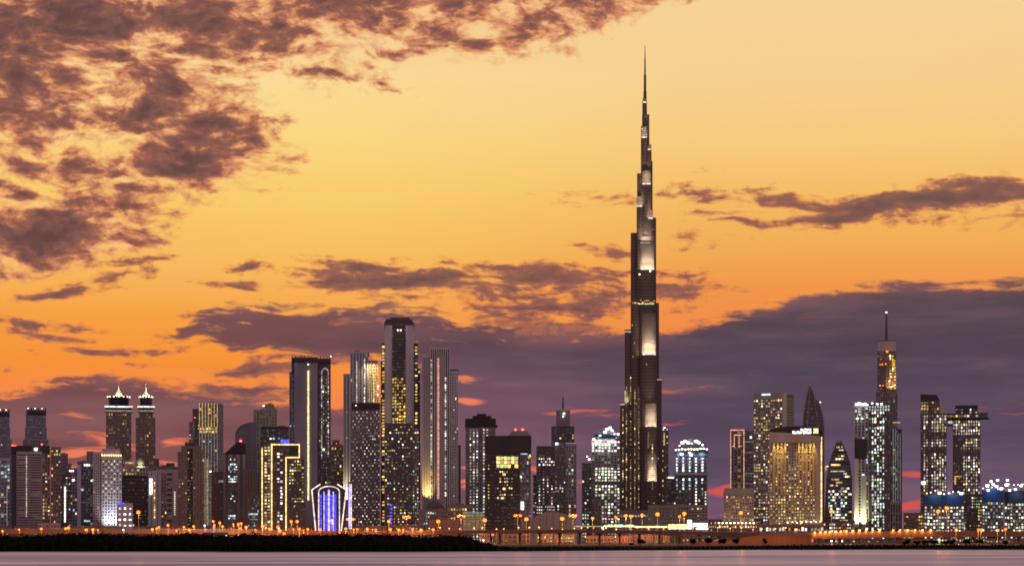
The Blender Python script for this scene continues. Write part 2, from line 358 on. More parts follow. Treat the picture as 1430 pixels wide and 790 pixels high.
class Bld:
    """one building: photo columns and rows give its real place and size at distance Y"""
    def __init__(s, name, label, x0, x1, Y, depth=30, turn=0.0, cat='building', group=None, cap=100):
        s.xc = (x0+x1)/2; s.Y = Y; X = X_(s.xc, Y); a = math.atan2(X, Y); th = math.radians(turn)
        s.root = empty(name, (X, Y, GZ), -a+th); tag(s.root, label, cat, group)
        s.mx = Y*math.cos(a)/(F*math.cos(th)); s.mz = Y/F; s.d = depth; s.P = {}; s.W = []; s.cap = cap; s.x0, s.x1 = x0, x1; s.n = 0
    def x(s, px): return (px-s.xc)*s.mx
    def z(s, py, y=0.0): return max(0.0, (HY-py)*s.mz*(1+y/s.Y) + CAMZ - GZ)
    def part(s, name, mat):
        if (name, mat) not in s.P: s.P[(name, mat)] = MB()
        return s.P[(name, mat)]
    def own(s, name, mat, mb=None, par=None):
        """a part that is an object of its own each time"""
        s.n += 1; m = mb or MB(); m.par = par; s.P[(name, mat, s.n)] = m; return m
    def box(s, name, mat, x0, x1, top, bot=760, y0=0.0, d=None, own=False):
        m = s.own(name, mat) if own else s.part(name, mat)
        m.box(s.x(x0), s.x(x1), y0, y0+(s.d if d is None else d), s.z(bot), s.z(top)); return s
    def win(s, x, y, z, w_, h, mat, side=0, front=True): s.W.append((front, w_*h, x, y, z, w_, h, mat, side))
    def vol(s, x0, x1, top, bot=760, y0=0.0, d=None, cols=6, rows=None, rp=4.0, pier=0.35, span=0.35, wall='grey_stone', glass='glass_dark',
            lit=none, side=None, proud=0.5, cap_h=1.2, roof=True, margin=0.0, plant=True, sidecols=None, parapet=1.4):
        roomy = lit is none; d = s.d if d is None else d; X0, X1, Z0, Z1 = s.x(x0), s.x(x1), s.z(bot), s.z(top)
        g = s.part('glazing', glass); g.box(X0+.6, X1-.6, y0+.6, y0+d-.6, Z0, Z1-.3)
        wl = s.part('wall', wall); H = Z1-cap_h*s.mz-Z0; rows = rows or max(1, round((H/s.mz)/rp)); ph = H/rows; W = X1-X0; pw = W/cols
        px_, ph_ = pw*pier, ph*span
        # front
        for i in range(cols+1):
            c = X0+i*pw; e = px_/2 if 0 < i < cols else px_/2+.25
            wl.box(max(X0, c-e), min(X1, c+e), y0, y0+.9, Z0, Z1-.02)
        if span > 0:
            for j in range(rows+1):
                c = Z0+j*ph; wl.box(X0+.05, X1-.05, y0+.14, y0+.85, max(Z0, c-ph_/2), min(Z1-.06, c+ph_/2))
        wl.box(X0+.04, X1-.04, y0+.1, y0+.95, Z1-cap_h*s.mz, Z1-.04)
        for i in range(cols):
            for j in range(rows):
                q = lit(i, j, cols, rows)
                if not q and not roomy and random.random() < .26: q = 'dim'
                if q:
                    ww, hh = pw-px_+.04, ph-ph_+.04
                    if span == 0: hh = ph*.93
                    fw, fh = random.uniform(.62, .96), random.uniform(.55, .96)      # curtains and blinds part drawn
                    s.win(X0+(i+.5)*pw+ww*(.96-fw)*random.uniform(-.5, .5), y0+.5, Z1-cap_h*s.mz-(j+.5)*ph-hh*(.96-fh)*.5, ww*fw, hh*fh, q, 0, q != 'dim')
        # sides and back
        sc_ = sidecols or max(2, round(d/max(pw, 3.5)/1.6)); pd = d/sc_
        for sx, XX in ((-1, X0), (1, X1)):
            xa, xb = (XX+.02, XX+.8) if sx < 0 else (XX-.8, XX-.02)
            for i in range(sc_+1):
                c = y0+i*pd; wl.box(xa, xb, max(y0+.95, c-pd*pier/2), min(y0+d-.03, c+pd*pier/2+.2), Z0, Z1-.05)
            if span > 0:
                for j in range(rows+1):
                    c = Z0+j*ph; wl.box(xa+.1, xb-.1, y0+.96, y0+d-.1, max(Z0, c-ph_/2), min(Z1-.1, c+ph_/2))
            f = side or lit
            if f is not none:
                for i in range(sc_):
                    for j in range(rows):
                        q = f(i, j, sc_, rows)
                        if q and random.random() < .5: s.win(XX-sx*.5, y0+(i+.5)*pd, Z1-cap_h*s.mz-(j+.5)*ph, pd*(1-pier)*.9, (ph-ph_)*.9, q, 1, False)
        wl.box(X0+.03, X1-.03, y0+d-.5, y0+d-.02, Z0, Z1-.07)
        if roof:
            r = s.part('roof', 'roof_grey'); r.box(X0+.3, X1-.3, y0+.3, y0+d-.3, Z1-.28, Z1+.1)
            for a in ((X0-.1, X1+.1, y0-.1, y0+.25), (X0-.1, X1+.1, y0+d-.3, y0+d+.1), (X0-.1, X0+.25, y0+.26, y0+d-.31), (X1-.25, X1+.1, y0+.26, y0+d-.31)):
                wl.box(*a, Z1-.2, Z1+parapet)
            if plant and W > 12:
                for q in range(2 if W < 25 else 4):
                    wx = random.uniform(.12, .28)*W; cx = X0+random.uniform(.2, .8)*(W-wx)+wx*.1; cz = random.uniform(1.8, 3.6)
                    r.box(cx, min(cx+wx, X1-1), y0+d*(.25+.13*q), y0+d*(.36+.13*q), Z1+.1, Z1+cz)
                ax = X0+random.uniform(.2, .8)*W; r.bar((ax, y0+d*.3, Z1), (ax, y0+d*.3, Z1+random.uniform(5, 9)), .18)
        return s
    def strip(s, x0, x1, top, bot, mat, y=-0.7, name='light_strip', t=.35, own=True):
        m = s.own(name, mat) if own else s.part(name, mat); m.box(s.x(x0), s.x(x1), y, y+t, s.z(bot), s.z(top)); return s
    def dots(s, px, top, bot, step, w_, h, pal, y=-0.35, p=1.0):
        v = top
        while v < bot:
            if random.random() < p: s.win(s.x(px), y, s.z(v), w_*s.mx, h*s.mz, pal() if callable(pal) else pal)
            v += step
        return s
    def lamp(s, px, py, y, mat='lamp_white', r=1.0, name='floodlight'):
        m = s.own(name, mat); X, Z = s.x(px), s.z(py); m.cyl(X, y, r*.7, Z-r*.6, Z+r*.6, r, 10); 
        s.own('bracket', 'dark_clad', None, m).bar((X, y, Z-r*.6), (X, y+1.5, Z-r*2.2), .12); return s
    def light(s, px, py, y, power, color, size=(10, 2), aim=(0, 0.25, 1), spread=120):
        L = bpy.data.lights.new('floodlight_beam', 'AREA'); L.shape = 'RECTANGLE'; L.size, L.size_y = size; L.energy = power; L.color = color; L.spread = math.radians(spread)
        o = bpy.data.objects.new('floodlight_beam', L); C.objects.link(o); o.parent = s.root; o.location = (s.x(px), y, s.z(py))
        o.rotation_euler = Vector(aim).to_track_quat('-Z', 'Y').to_euler(); return s
    def mast(s, px, top, bot, y=10, r=0.4, mat='steel', tip=None):
        m = s.own('mast', mat); m.cyl(s.x(px), y, r, s.z(bot), s.z(top), r*.45, 8)
        if tip: s.own('beacon', tip).cyl(s.x(px), y, .8, s.z(top), s.z(top)+1.6, .6, 8)
        return s
    def done(s):
        ob = {}; hosts = {'crown_light': 'crown', 'cornice_light': 'cornice', 'roof_seam': 'roof', 'beacon': 'mast', 'rim': 'glazing', 'mullion': 'wall', 'hoist': 'scaffold'}
        for key, m in s.P.items():
            if m.f and m.par is None: ob[id(m)] = m.build(key[0], key[1], s.root)
        for key, m in s.P.items():
            if m.f and m.par is None and key[0] in hosts:
                h = [ob[id(q)] for k2, q in s.P.items() if k2[0] == hosts[key[0]] and id(q) in ob]
                if h: ob[id(m)].parent = h[0]
            elif m.f and m.par is not None: m.build(key[0], key[1], ob.get(id(m.par), s.root))
        s.W.sort(key=lambda q: (not q[0], -round(q[1], 1), random.random()))
        rest = MB()
        for i, (fr, A, x, y, z, w_, h, mat, side) in enumerate(s.W):
            if i < s.cap:
                o = bpy.data.objects.new('window', pane(mat)); C.objects.link(o); o.parent = s.root
                o.location = (x, y, z); o.scale = (.16, w_, h) if side else (w_, .16, h)
            else:
                a, b = (.08, w_/2) if side else (w_/2, .08); rest.box(x-a, x+a, y-b, y+b, z-h/2, z+h/2, mat)
        if rest.f: tag(rest.build('window', 'warm', s.root), kind='stuff')
        return s.root

# ================================================================== buildings, from the far left
# --- far left pair of tapered twin towers
def tapered(x0, x1, top, Y, label, dx=0):
    b = Bld('office_tower', label, x0, x1, Y, 32, 6, group='tapered dark towers far left', cap=40)
    cx = (x0+x1)/2; w_ = (x1-x0)/2
    b.vol(cx-w_, cx+w_, 613, 745, cols=9, rp=4.2, wall='slate_clad', glass='glass_grey', pier=.3, span=.3, lit=rnd(.035, 'warm', 'gold'), roof=False)
    b.vol(cx-w_*.84, cx+w_*.84, 596, 613, y0=1.5, d=28, cols=8, rp=4.2, wall='slate_clad', glass='glass_grey', pier=.3, span=.3, lit=rnd(.03, 'warm'), roof=False)
    b.vol(cx-w_*.78, cx+w_*.78, top+4, 596, y0=2, d=26, cols=7, rp=4.2, wall='slate_clad', glass='glass_grey', pier=.3, span=.3, lit=rnd(.03, 'warm', 'cool'), roof=True, plant=False)
    m = b.part('crown', 'black_clad')
    for i in range(6):
        c = cx-w_*.74+i*w_*.296; m.box(b.x(c-.9), b.x(c+.9), 1.4, 4, b.z(top+10), b.z(top))
    m.box(b.x(cx-w_*.8), b.x(cx+w_*.8), 1.2, 1.9, b.z(top+10), b.z(top+5))
    for i in range(0, 6, 2): b.lamp(cx-w_*.74+i*w_*.296, top+1, 1.0, 'lamp_warm', .7, 'crown_light')
    return b
b = tapered(-12, 16.5, 571, 3300, 'dark tapered tower cut off by the left edge, slotted crown'); b.done()
b = tapered(35, 68, 569, 3300, 'dark tapered tower with slotted crown rising behind the striped brown block'); b.done()
# cool lit glass block at the frame edge
b = Bld('office_block', 'low glass block with bluish white lit floors at the left edge', -16, 16, 2500, 30, 0, cap=80)
b.vol(-16, 14, 641, 752, cols=7, rp=5, wall='steel', glass='glass_blue', pier=.16, span=.2, lit=lambda i, j, n, m: ('cool' if random.random() < .5 else 'cool_low') if (j in (1, 3) or (j < 7 and random.random() < .35)) else (pick('warm')() if random.random() < .06 else None))
b.strip(9.2, 10.4, 678, 738, 'led_dim'); b.strip(-14, 10, 693, 694.2, 'led_dim'); b.strip(-14, 10, 717, 718.5, 'led_dim'); b.done()
# striped brown block with a red line
b = Bld('apartment_block', 'broad brown block with striped balconies and a red lit roof edge', 16, 85, 2400, 40, 0, cap=90)
b.vol(16.5, 23, 632, 745, y0=2, cols=1, rp=3.6, wall='black_clad', glass='glass_navy', pier=.3, span=.2)
b.vol(23, 59, 632, 745, cols=2, rp=3.5, wall='mauve_clad', glass='glass_dark', pier=.03, span=.45, lit=rnd(.0, 'warm'), plant=False)
b.vol(59, 70, 632, 745, y0=1, cols=3, rp=5, wall='brown_clad', glass='glass_dark', pier=.25, span=.3, lit=rnd(.34, 'gold', 'warm', 'warm'))
b.vol(71, 85, 625, 745, y0=-2, cols=4, rp=5, wall='brown_clad', glass='glass_dark', pier=.35, span=.35, lit=rnd(.2, 'gold', 'warm', 'green'))
b.box('upper_storey', 'black_clad', 16, 70, 622, 632, 0.5, 36)
for q, a in enumerate((27, 37, 44)): b.win(b.x(a), .4, b.z(632.5), 3, 1.6, ('cool_low', 'cool', 'green_low')[q])
b.strip(16, 23, 621, 622.6, 'led_red'); b.strip(70, 84, 624.2, 625.2, 'gold'); b.dots(37, 637, 722, 2.6, 1.3, 1.7, 'white')
b.lamp(50, 627, -.8, 'lamp_green', 1.9); b.lamp(58.5, 620, 3, 'lamp_red', 1.1, 'beacon'); b.done()
# behind and between
b = Bld('apartment_block', 'dark stepped block just behind the right end of the striped block', 80, 100, 2850, 30, 0, cap=30)
b.vol(80, 95, 634, 745, cols=6, rp=4.5, wall='slate_clad', lit=rnd(.06, 'warm', 'cool'))
b.vol(92, 100, 648, 745, y0=-3, d=26, cols=3, rp=4.5, wall='mid_clad', lit=rnd(.1, 'warm')); b.done()
b = Bld('office_block', 'narrow dark block with one bright white vertical light line', 83, 99, 2550, 28, 0, cap=60)
b.vol(83, 99, 663, 748, cols=4, rp=4.5, wall='dark_clad', glass='glass_grey', lit=rnd(.1, 'warm', 'cool')); b.dots(90.8, 680, 728, 2.5, 2, 2.2, 'white_high'); b.strip(96.5, 103, 656, 658, 'sign_white'); b.done()
b = Bld('office_block', 'low dark purple block left of the blue glass office', 98, 111, 2800, 28, 0, cap=30)
b.vol(98, 111, 655, 748, cols=4, rp=4.8, wall='slate_clad', lit=rnd(.08, 'cool', 'warm')); b.lamp(102.5, 670, -1, 'lamp_warm', 1.5); b.done()
b = Bld('office_tower', 'blue glass office with cyan lit floors beside the diamond window hotel', 108, 132, 2700, 30, 0, cap=60)
b.vol(108, 132, 645, 750, cols=8, rp=4.4, wall='slate_clad', glass='glass_navy', pier=.12, span=.12, lit=rowsrun(.14, 'cool', 'green', 'cool'))
b.box('wall', 'lilac_clad', 108, 113, 648, 750, -1.2, 20); b.vol(121, 132, 631, 645, y0=3, d=20, cols=4, rp=4, wall='slate_clad', lit=rnd(.05, 'warm')); b.done()
# hotel with diamond windows and floodlit foot
b = Bld('hotel', 'pale hotel with staggered lit windows, gold cornice and floodlit lower walls', 130, 171, 2480, 34, 0, cap=100)
b.vol(130, 142, 632, 750, y0=1.5, cols=4, rp=3.6, wall='pink_stone', glass='glass_brown', pier=.4, span=.45, lit=rnd(.03, 'warm'))
b.vol(142, 170, 640, 750, cols=7, rp=4.2, wall='pale_stone', glass='glass_dark', pier=.42, span=.42, lit=lambda i, j, n, m: (random.choice(['warm', 'white', 'warm_high', 'gold', 'white']) if (i+j) % 2 == 0 and random.random() < (.8 if j < 11 else .45) else None))
b.box('cornice', 'gold_paint', 141, 171, 636, 640, -1.5, 30); b.box('upper_storey', 'mauve_clad', 143, 168, 626, 636, 2, 26); b.box('upper_storey', 'mauve_clad', 149, 160, 622, 626, 5, 18)
b.dots(142.5, 634.5, 635.5, 5, 2, 1.5, 'gold_high'); 
for q in range(9): b.lamp(143+q*3.2, 635.3, -1.8, 'lamp_warm', .75, 'cornice_light')
for q in range(3): b.light(149+q*7, 741, -7, 5500, (.72, .80, 1), (6, 1.5), (0, .16, 1), 80)
b.done()
# twin towers with jewelled crowns
def jewel(x0, x1, xb0, xb1, tip, label, Y=3300):
    b = Bld('hotel_tower', label, min(x0, xb0), max(x1, xb1), Y, 34, 0, group='twin towers with lit crowns', cap=70)
    cx = (x0+x1)/2
    if xb1-xb0 > x1-x0: 
        b.vol(xb0, xb1, 584, 748, cols=9, rp=4.2, wall='brown_clad', glass='glass_brown', pier=.42, span=.3, lit=rnd(.10, 'gold', 'warm', lo=.75, hi=0), plant=False)
        b.vol(x0+1.5, x1-1.5, 575, 584, y0=1, d=28, cols=6, rp=4.2, wall='brown_clad', glass='glass_brown', lit=rnd(.12, 'gold', lo=.7), roof=False)
    else: b.vol(xb0, xb1, 575, 748, cols=11, rp=4.2, wall='brown_clad', glass='glass_brown', pier=.42, span=.3, lit=rnd(.13, 'gold', 'warm', lo=.7, hi=0), plant=False)
    b.box('cornice', 'pale_stone', x0-1, x1+1, 566.5, 569, -1.5, 30, own=True); b.box('upper_storey', 'black_clad', x0+.5, x1-.5, 569, 572, .3, 26); b.box('cornice', 'pale_stone', x0-1, x1+1, 572, 575, -1.5, 30, own=True)
    b.strip(x0-1, x1+1, 566.6, 568.6, 'led_white', -2); b.strip(x0-.6, x1+.6, 572.4, 574.4, 'led_dim', -2)
    r = (x1-x0)/2*b.mx
    m = b.own('drum', 'glass_navy'); m.cyl(b.x(cx), 14, r*.74, b.z(567), b.z(553), r*.80, 20)
    m = b.own('crown', 'bronze_pale')
    for q in range(16):    # petals standing round the drum
        t = 2*PI*q/16; c, s_ = math.cos(t), math.sin(t); R1 = r*.80; p = (b.x(cx)+R1*c, 14+R1*s_)
        m.prism([(p[0]+c*e-s_*g, p[1]+s_*e+c*g) for e, g in ((.3, -1.8), (.3, 1.8), (-.3, 1.8), (-.3, -1.8))], b.z(555), b.z(551.3), None,
                [(p[0]+c*e-s_*g, p[1]+s_*e+c*g) for e, g in ((1.6, -.2), (1.6, .2), (1.2, .2), (1.2, -.2))])
    m.cyl(b.x(cx), 14, r*.5, b.z(554), b.z(550), r*.3, 14)
    for q in range(7):
        t = PI+PI*(q+.5)/7; b.P[('crown_light', 'lamp_warm', 'c%d' % q)] = MB().cyl(b.x(cx)+r*.83*math.cos(t), 14+r*.83*math.sin(t), .8, b.z(554), b.z(552.8), .8, 8)
    s_ = b.own('spire', 'bronze_pale'); s_.cyl(b.x(cx), 14, r*.12, b.z(551), b.z(548.5), r*.26, 12); s_.cyl(b.x(cx), 14, r*.26, b.z(548.5), b.z(545), r*.10, 12)
    s_.cyl(b.x(cx), 14, r*.09, b.z(545), b.z(540), r*.05, 8); s_.cyl(b.x(cx), 14, .5, b.z(540), b.z(tip), .12, 8)
    for dx in (-5, 5): b.light(cx+dx, 552, 2 , 6000, (1, .82, .5), (5, 3), (-dx*.12, .9, 1.1), 110)
    b.own('spire_light', 'warm_high').cyl(b.x(cx), 14, r*.19, b.z(549.2), b.z(547), r*.16, 10)
    b.done()
jewel(147, 184.5, 148, 183.5, 532, 'brown twin tower with two white bands and jewelled crown, the wider one')
jewel(193, 215, 189.5, 217, 530, 'slimmer brown twin tower with jewelled crown and narrowing shoulders')
# low domed palace-like block, dark box, small sign block
b = Bld('hotel', 'pale low block with a small lit dome between the twin towers', 171, 207, 2900, 26, 0, cap=60)
b.vol(171, 207, 652, 750, cols=9, rp=5, wall='beige_stone', lit=rnd(.35, 'warm', 'green', 'gold'), plant=False)
m = b.own('dome', 'khaki_clad'); cx = b.x(196)
for q in range(6): 
    t0, t1 = PI/2*q/6, PI/2*(q+1)/6; R = 7.0; m.cyl(cx, 10, R*math.cos(t0), b.z(652)+R*2*math.sin(t0), b.z(652)+R*2*math.sin(t1), max(.3, R*math.cos(t1)), 16)
b.box('gable', 'beige_stone', 174, 187, 643, 652, 2, 16); b.strip(175, 186, 645, 647, 'warm', .9); b.light(196, 652, -3, 2600, (.8, 1, .6), (8, 1), (0, .7, 1)); b.done()
b = Bld('office_block', 'plain dark brown box block with hardly any lit window behind the dotted low block', 168, 208, 2600, 34, 0, cap=30)
b.vol(168, 208, 665, 750, cols=12, rp=5, wall='black_clad', glass='glass_brown', pier=.3, span=.3, lit=rnd(.02, 'warm')); b.done()
b = Bld('low_building', 'small white walled block with rows of square lit windows', 163.5, 185.5, 2260, 20, 0, cap=20)
b.vol(163.5, 185.5, 704, 752, cols=3, rp=7.4, wall='lilac_clad', pier=.5, span=.55, lit=lambda i, j, n, m: 'white_high' if j < 4 and i > 0 or j == 2 else ('white' if j < 4 else None))
b.strip(164, 174, 701.5, 703.6, 'led_blue'); b.done()
# lilac faced block
b = Bld('apartment_block', 'pale lilac block with a tall white light panel on its face', 207, 232, 2430, 30, 0, cap=60)
b.vol(207, 225, 658, 752, cols=2, rp=60, wall='lilac_clad', pier=.85, span=.0, glass='glass_dark', parapet=1)
b.vol(225, 233, 662, 752, y0=4, d=24, cols=2, rp=5, wall='mauve_clad', lit=rnd(.1, 'warm'))
b.strip(209, 212.6, 668, 690, 'sign_white', -.8); b.dots(215.8, 674, 728, 3.4, 1.6, 2.3, pick('gold', .3, .3), -.5); b.done()
b = Bld('apartment_block', 'mauve block with stacked pale balconies and a white light line', 224, 251, 2520, 28, 0, cap=50)
b.vol(224, 250, 657, 752, cols=3, rp=7, wall='pink_stone', glass='glass_brown', pier=.12, span=.45, lit=rnd(.03, 'warm')); b.box('wall', 'mauve_clad', 240, 250.5, 656, 752, -1.6, 20)
b.dots(244, 687, 718, 2.8, 1.8, 2, 'white', -2.0); b.done()
b = Bld('apartment_block', 'far low dark block with lumpy rooftop tanks', 214, 252, 3000, 26, 0, cap=10)
b.vol(214, 250, 652, 752, cols=10, rp=5, wall='brown_clad', lit=rnd(.03, 'warm')); b.box('tank', 'dark_clad', 217, 222, 640, 652, 3, 8, own=True); b.box('tank', 'dark_clad', 232, 244, 646, 652, 3, 12, own=True); b.done()
# brown stepped tower
b = Bld('apartment_tower', 'brown stepped tower with a dark recess down its middle', 248, 284, 2350, 36, 0, cap=60)
b.vol(248, 262, 632, 755, cols=3, rp=4.3, wall='brown_clad', glass='glass_brown', pier=.65, span=.4, lit=rnd(.08, 'warm', lo=.6))
b.vol(262, 269, 628, 755, y0=3, cols=3, rp=4.3, wall='black_clad', pier=.2, span=.35, lit=rnd(.12, 'warm', 'gold', lo=.7))
b.vol(269, 283, 630, 755, cols=3, rp=4.3, wall='brown_clad', glass='glass_brown', pier=.7, span=.3, lit=rnd(.04, 'warm', lo=.6))
b.box('upper_storey', 'brown_clad', 253, 281, 622, 630, 4, 24); b.box('upper_storey', 'dark_clad', 258, 274, 617, 623, 8, 14); b.done()
b = Bld('office_tower', 'dark slim tower left of the gold striped tower with scattered yellow windows', 264, 281, 3000, 30, 0, cap=50)
b.vol(269, 281, 572, 752, cols=5, rp=4.5, wall='dark_clad', lit=rnd(.1, 'gold', 'warm')); b.vol(264, 272, 590, 752, y0=-2, d=26, cols=3, rp=4.5, wall='mid_clad', lit=rnd(.22, 'gold', 'cool', 'warm'))
b.lamp(272, 583, -2.5, 'lamp_red', .8, 'beacon'); b.done()
# gold striped tower
b = Bld('office_tower', 'tall tower with glowing gold vertical stripes over its upper third', 278, 310, 2700, 34, -14, cap=60)
b.vol(278, 303.5, 563, 755, cols=6, rp=4.4, wall='grey_stone', glass='glass_grey', pier=.28, span=.12, lit=lambda i, j, n, m: ('gold' if random.random() < .85 else 'gold_high') if j in (7, 8) else ('warm' if random.random() < .04 else None), side=none, proud=.8)
for i in range(7):
    b.strip(278.2+i*4.15, 279.0+i*4.15, 562.5, 597, 'gold' if i % 2 else 'warm', -.5); b.strip(278.2+i*4.15, 279.0+i*4.15, 598, 738, 'led_dim', -.5)
for q, a in enumerate((285, 289, 293)): b.strip(a, a+.8, 640, 733, 'warm' if q == 1 else 'warm_low', -.9)
b.lamp(294, 658, -1, 'lamp_warm', 1.2); b.done()
b = Bld('apartment_block', 'brown mid height block pressed against the foot of the gold striped tower', 295, 315, 2440, 28, 0, cap=30)
b.vol(295, 315, 660, 752, cols=5, rp=4.5, wall='brown_clad', glass='glass_brown', pier=.5, span=.5, lit=rnd(.04, 'warm')); b.strip(305, 314, 670, 673, 'led_dim'); b.done()
b = Bld('office_block', 'bluish dark slab seen in the gap right of the gold striped tower', 308, 320, 2900, 26, 0, cap=20)
b.vol(308, 320, 640, 752, cols=4, rp=5, wall='slate_clad', glass='glass_blue', lit=rnd(.04, 'cool')); b.done()
# sloped roof block with blue-white windows
b = Bld('office_block', 'block with pale frame, sloping dark roof and bluish white windows down its centre', 312, 343, 2400, 32, 0, cap=70)
b.vol(312, 342, 633, 754, cols=3, rp=60, wall='mauve_clad', glass='glass_dark', pier=.5, span=0, roof=False)
b.vol(318.5, 331.5, 638, 745, y0=-.8, d=10, cols=5, rp=3.4, wall='mid_clad', pier=.1, span=.25, lit=lambda i, j, n, m: (random.choice(['cool', 'cool_high', 'white', 'cool_low']) if (1 < j < 10 and random.random() < .6) or (j in (23, 24) and i < 4) or random.random() < .04 else None), roof=False)
m = b.part('roof', 'black_clad'); m.front([(b.x(311.5), b.z(634)), (b.x(343), b.z(634)), (b.x(343), b.z(620)), (b.x(334), b.z(616)), (b.x(326), b.z(621)), (b.x(319), b.z(628))], -.3, 30); b.done()
# curved dark blue tower
b = Bld('office_tower', 'curved dark blue glass tower with a rounded shoulder and thin lit rim', 327, 358, 2900, 30, 0, cap=10)
pts = [(b.x(328), b.z(755)), (b.x(358), b.z(755)), (b.x(358), b.z(589.5))]+[(b.x(354-26*math.sin(t*PI/2/8)), b.z(607-17.5*math.cos(t*PI/2/8))) for t in range(0, 9)]
b.own('glazing', 'glass_grey').front(pts, 0, 26)
m = b.part('rim', 'steel'); 
for p, q in zip(pts[2:-1], pts[3:]): m.bar((p[0], -.4, p[1]), (q[0], -.4, q[1]), .7)
m.bar((pts[-1][0], -.4, pts[-1][1]), (pts[-1][0], -.4, 0), .7)
m = b.part('wall', 'slate_clad')
for v in range(606, 740, 5): m.box(b.x(328.4), b.x(358), -.25, .3, b.z(v+.8), b.z(v))
for v in range(332, 358, 5): m.box(b.x(v), b.x(v+.5), -.45, .3, 0, b.z(600))
b.lamp(336, 615.5, -1.5, 'lamp_red', 1.8, 'beacon'); b.done()
b = Bld('apartment_tower', 'khaki tower with dark vertical bands and a flat top', 354, 371, 3050, 28, 0, cap=20)
b.vol(354, 371, 573, 752, cols=4, rp=4.5, wall='khaki_clad', glass='glass_dark', pier=.55, span=.25, lit=rnd(.02, 'warm')); b.done()
b = Bld('apartment_tower', 'khaki tower with stepped top and a white light on its corner', 367, 388, 3150, 28, 0, cap=20)
b.vol(367, 387, 571, 752, cols=5, rp=4.5, wall='khaki_clad', glass='glass_dark', pier=.6, span=.3, lit=rnd(.05, 'warm', lo=.8)); b.vol(370, 383, 565, 571, y0=4, d=18, cols=3, rp=4.5, wall='khaki_clad', pier=.6); b.lamp(368, 566.5, 0, 'lamp_warm', 1.2); b.done()
b = Bld('apartment_block', 'khaki brown cube block above a small dark shopfront building', 341, 358, 2380, 24, 0, cap=10)
b.vol(341, 357.5, 656, 755, cols=4, rp=60, wall='brown_clad', glass='glass_brown', pier=.5, span=0); b.done()
b = Bld('low_building', 'small dark block with tiny blue lights and a white lit base', 346, 362, 2300, 20, 0, cap=30)
b.vol(346, 362, 690, 755, cols=6, rp=4, wall='dark_clad', lit=rnd(.15, 'cool', lo=.5, hi=.0)); b.strip(348, 360, 716, 718.5, 'cool'); b.strip(348, 360, 724, 725.4, 'led_dim'); b.done()
# neon outlined block
b = Bld('apartment_tower', 'dark block outlined in glowing orange neon lines with a stepped profile', 364, 425, 2300, 34, 0, cap=100)
b.vol(364.5, 404, 621, 756, cols=9, rp=4.3, wall='dark_clad', glass='glass_dark', pier=.2, span=.3, roof=False,
      lit=lambda i, j, n, m: (pick('warm', .2, .4)() if random.random() < .85 else None) if i in (1, 2) else ((random.choice(['white', 'warm', 'white_high']) if random.random() < .55 else None) if i in (5, 6) and j > 1 else None))
b.vol(364.5, 403.5, 597, 621, y0=.5, cols=10, rp=4, wall='black_clad', glass='glass_dark', pier=.1, span=.1, lit=rnd(.05, 'cool', lo=.5))
b.vol(400, 424.5, 640, 702, y0=1, cols=7, rp=4.4, wall='dark_clad', glass='glass_dark', pier=.18, span=.42, lit=rnd(.66, 'warm', 'gold', 'green', 'gold', lo=.4, hi=.18))
b.box('upper_storey', 'black_clad', 403.8, 417.5, 621.5, 638, 1.5, 26)
b.vol(400, 426, 702, 756, y0=-1, cols=8, rp=5, wall='dark_clad', glass='glass_brown', pier=.3, span=.3, lit=rnd(.06, 'amber', 'warm'))
for a in ((365.4, 366.8, 625, 740), (378.6, 380.2, 620, 740), (378.6, 418.6, 619.6, 621.2), (417.2, 418.6, 621.2, 639), (398.8, 418.6, 637.6, 639.2), (398.6, 400.2, 638, 740)): b.strip(*a, 'led_gold', -2.6, 'neon_line', .8)
b.strip(392, 403.4, 613.5, 619, 'led_blue', -.8); b.light(372, 742, -5, 3000, (1, .6, .2), (14, 1), (0, .2, 1)); b.done()

# tall tower with the gold light line
b = Bld('skyscraper', 'tall tower with one gold light line and sparkling arched bays', 404, 462, 2800, 40, 0, cap=100)
b.vol(404, 413, 520, 755, y0=5, d=30, cols=3, rp=4.4, wall='slate_clad', glass='glass_dark', pier=.3, span=.3, lit=rnd(.06, 'white', lo=.6), plant=False)
b.vol(445, 462, 506, 755, y0=3, cols=6, rp=4.2, wall='dark_clad', glass='glass_dark', pier=.3, span=.3, lit=rnd(.08, 'warm', 'green', lo=.7), plant=False, parapet=.5)
n = 18; pc = [(b.x(411+32*i/n), 2.0+5.5*(1-((i-n/2)/(n/2))**2)*1.0-5) for i in range(n+1)]
pc = [(x, y+3) for x, y in pc]
b.own('wall', 'violet_clad').prism(pc+[(b.x(443), 36), (b.x(411), 36)], 0, b.z(506))
m = b.part('mullion', 'mid_clad')
for i in range(0, n+1, 1): m.box(pc[i][0]-.18, pc[i][0]+.18, pc[i][1]-.7, pc[i][1]+.2, 0, b.z(507))
b.box('wall', 'dark_clad', 442.5, 446, 506, 755, 1, 34)
for a, c in ((517, 542), (544, 583), (585.5, 622), (624.5, 650), (653, 698)): b.strip(429.6, 431.6, a, c, 'led_gold', 2.3)
for v in (543, 584, 623, 651): b.lamp(430.6, v, 2.6, 'lamp_warm', .8, 'marker_light')
for px in (449.3, 458.6): b.dots(px, 520, 640, 2.3, 1.2, 1.5, pick('pink', .3, .2), 2.0, .85)
for t in range(9): b.win(b.x(454-4.7*math.cos(PI*t/8)), 2.0, b.z(521-7*math.sin(PI*t/8)), 1.3, 1.5, 'pink')
for px in (452, 456): b.dots(px, 525, 665, 4.4, 1.0, 1.6, pick('pink', .6, 0), 2.2, .5)
b.dots(411.6, 522, 620, 2.6, 1.1, 1.6, pick('pink', .4, .1), 4.0, .75)
b.lamp(452, 627, 1.8, 'lamp_green', 1.2); b.lamp(451, 546, 1.5, 'lamp_green', .7); b.lamp(430.5, 509, -4.2, 'lamp_warm', .8)
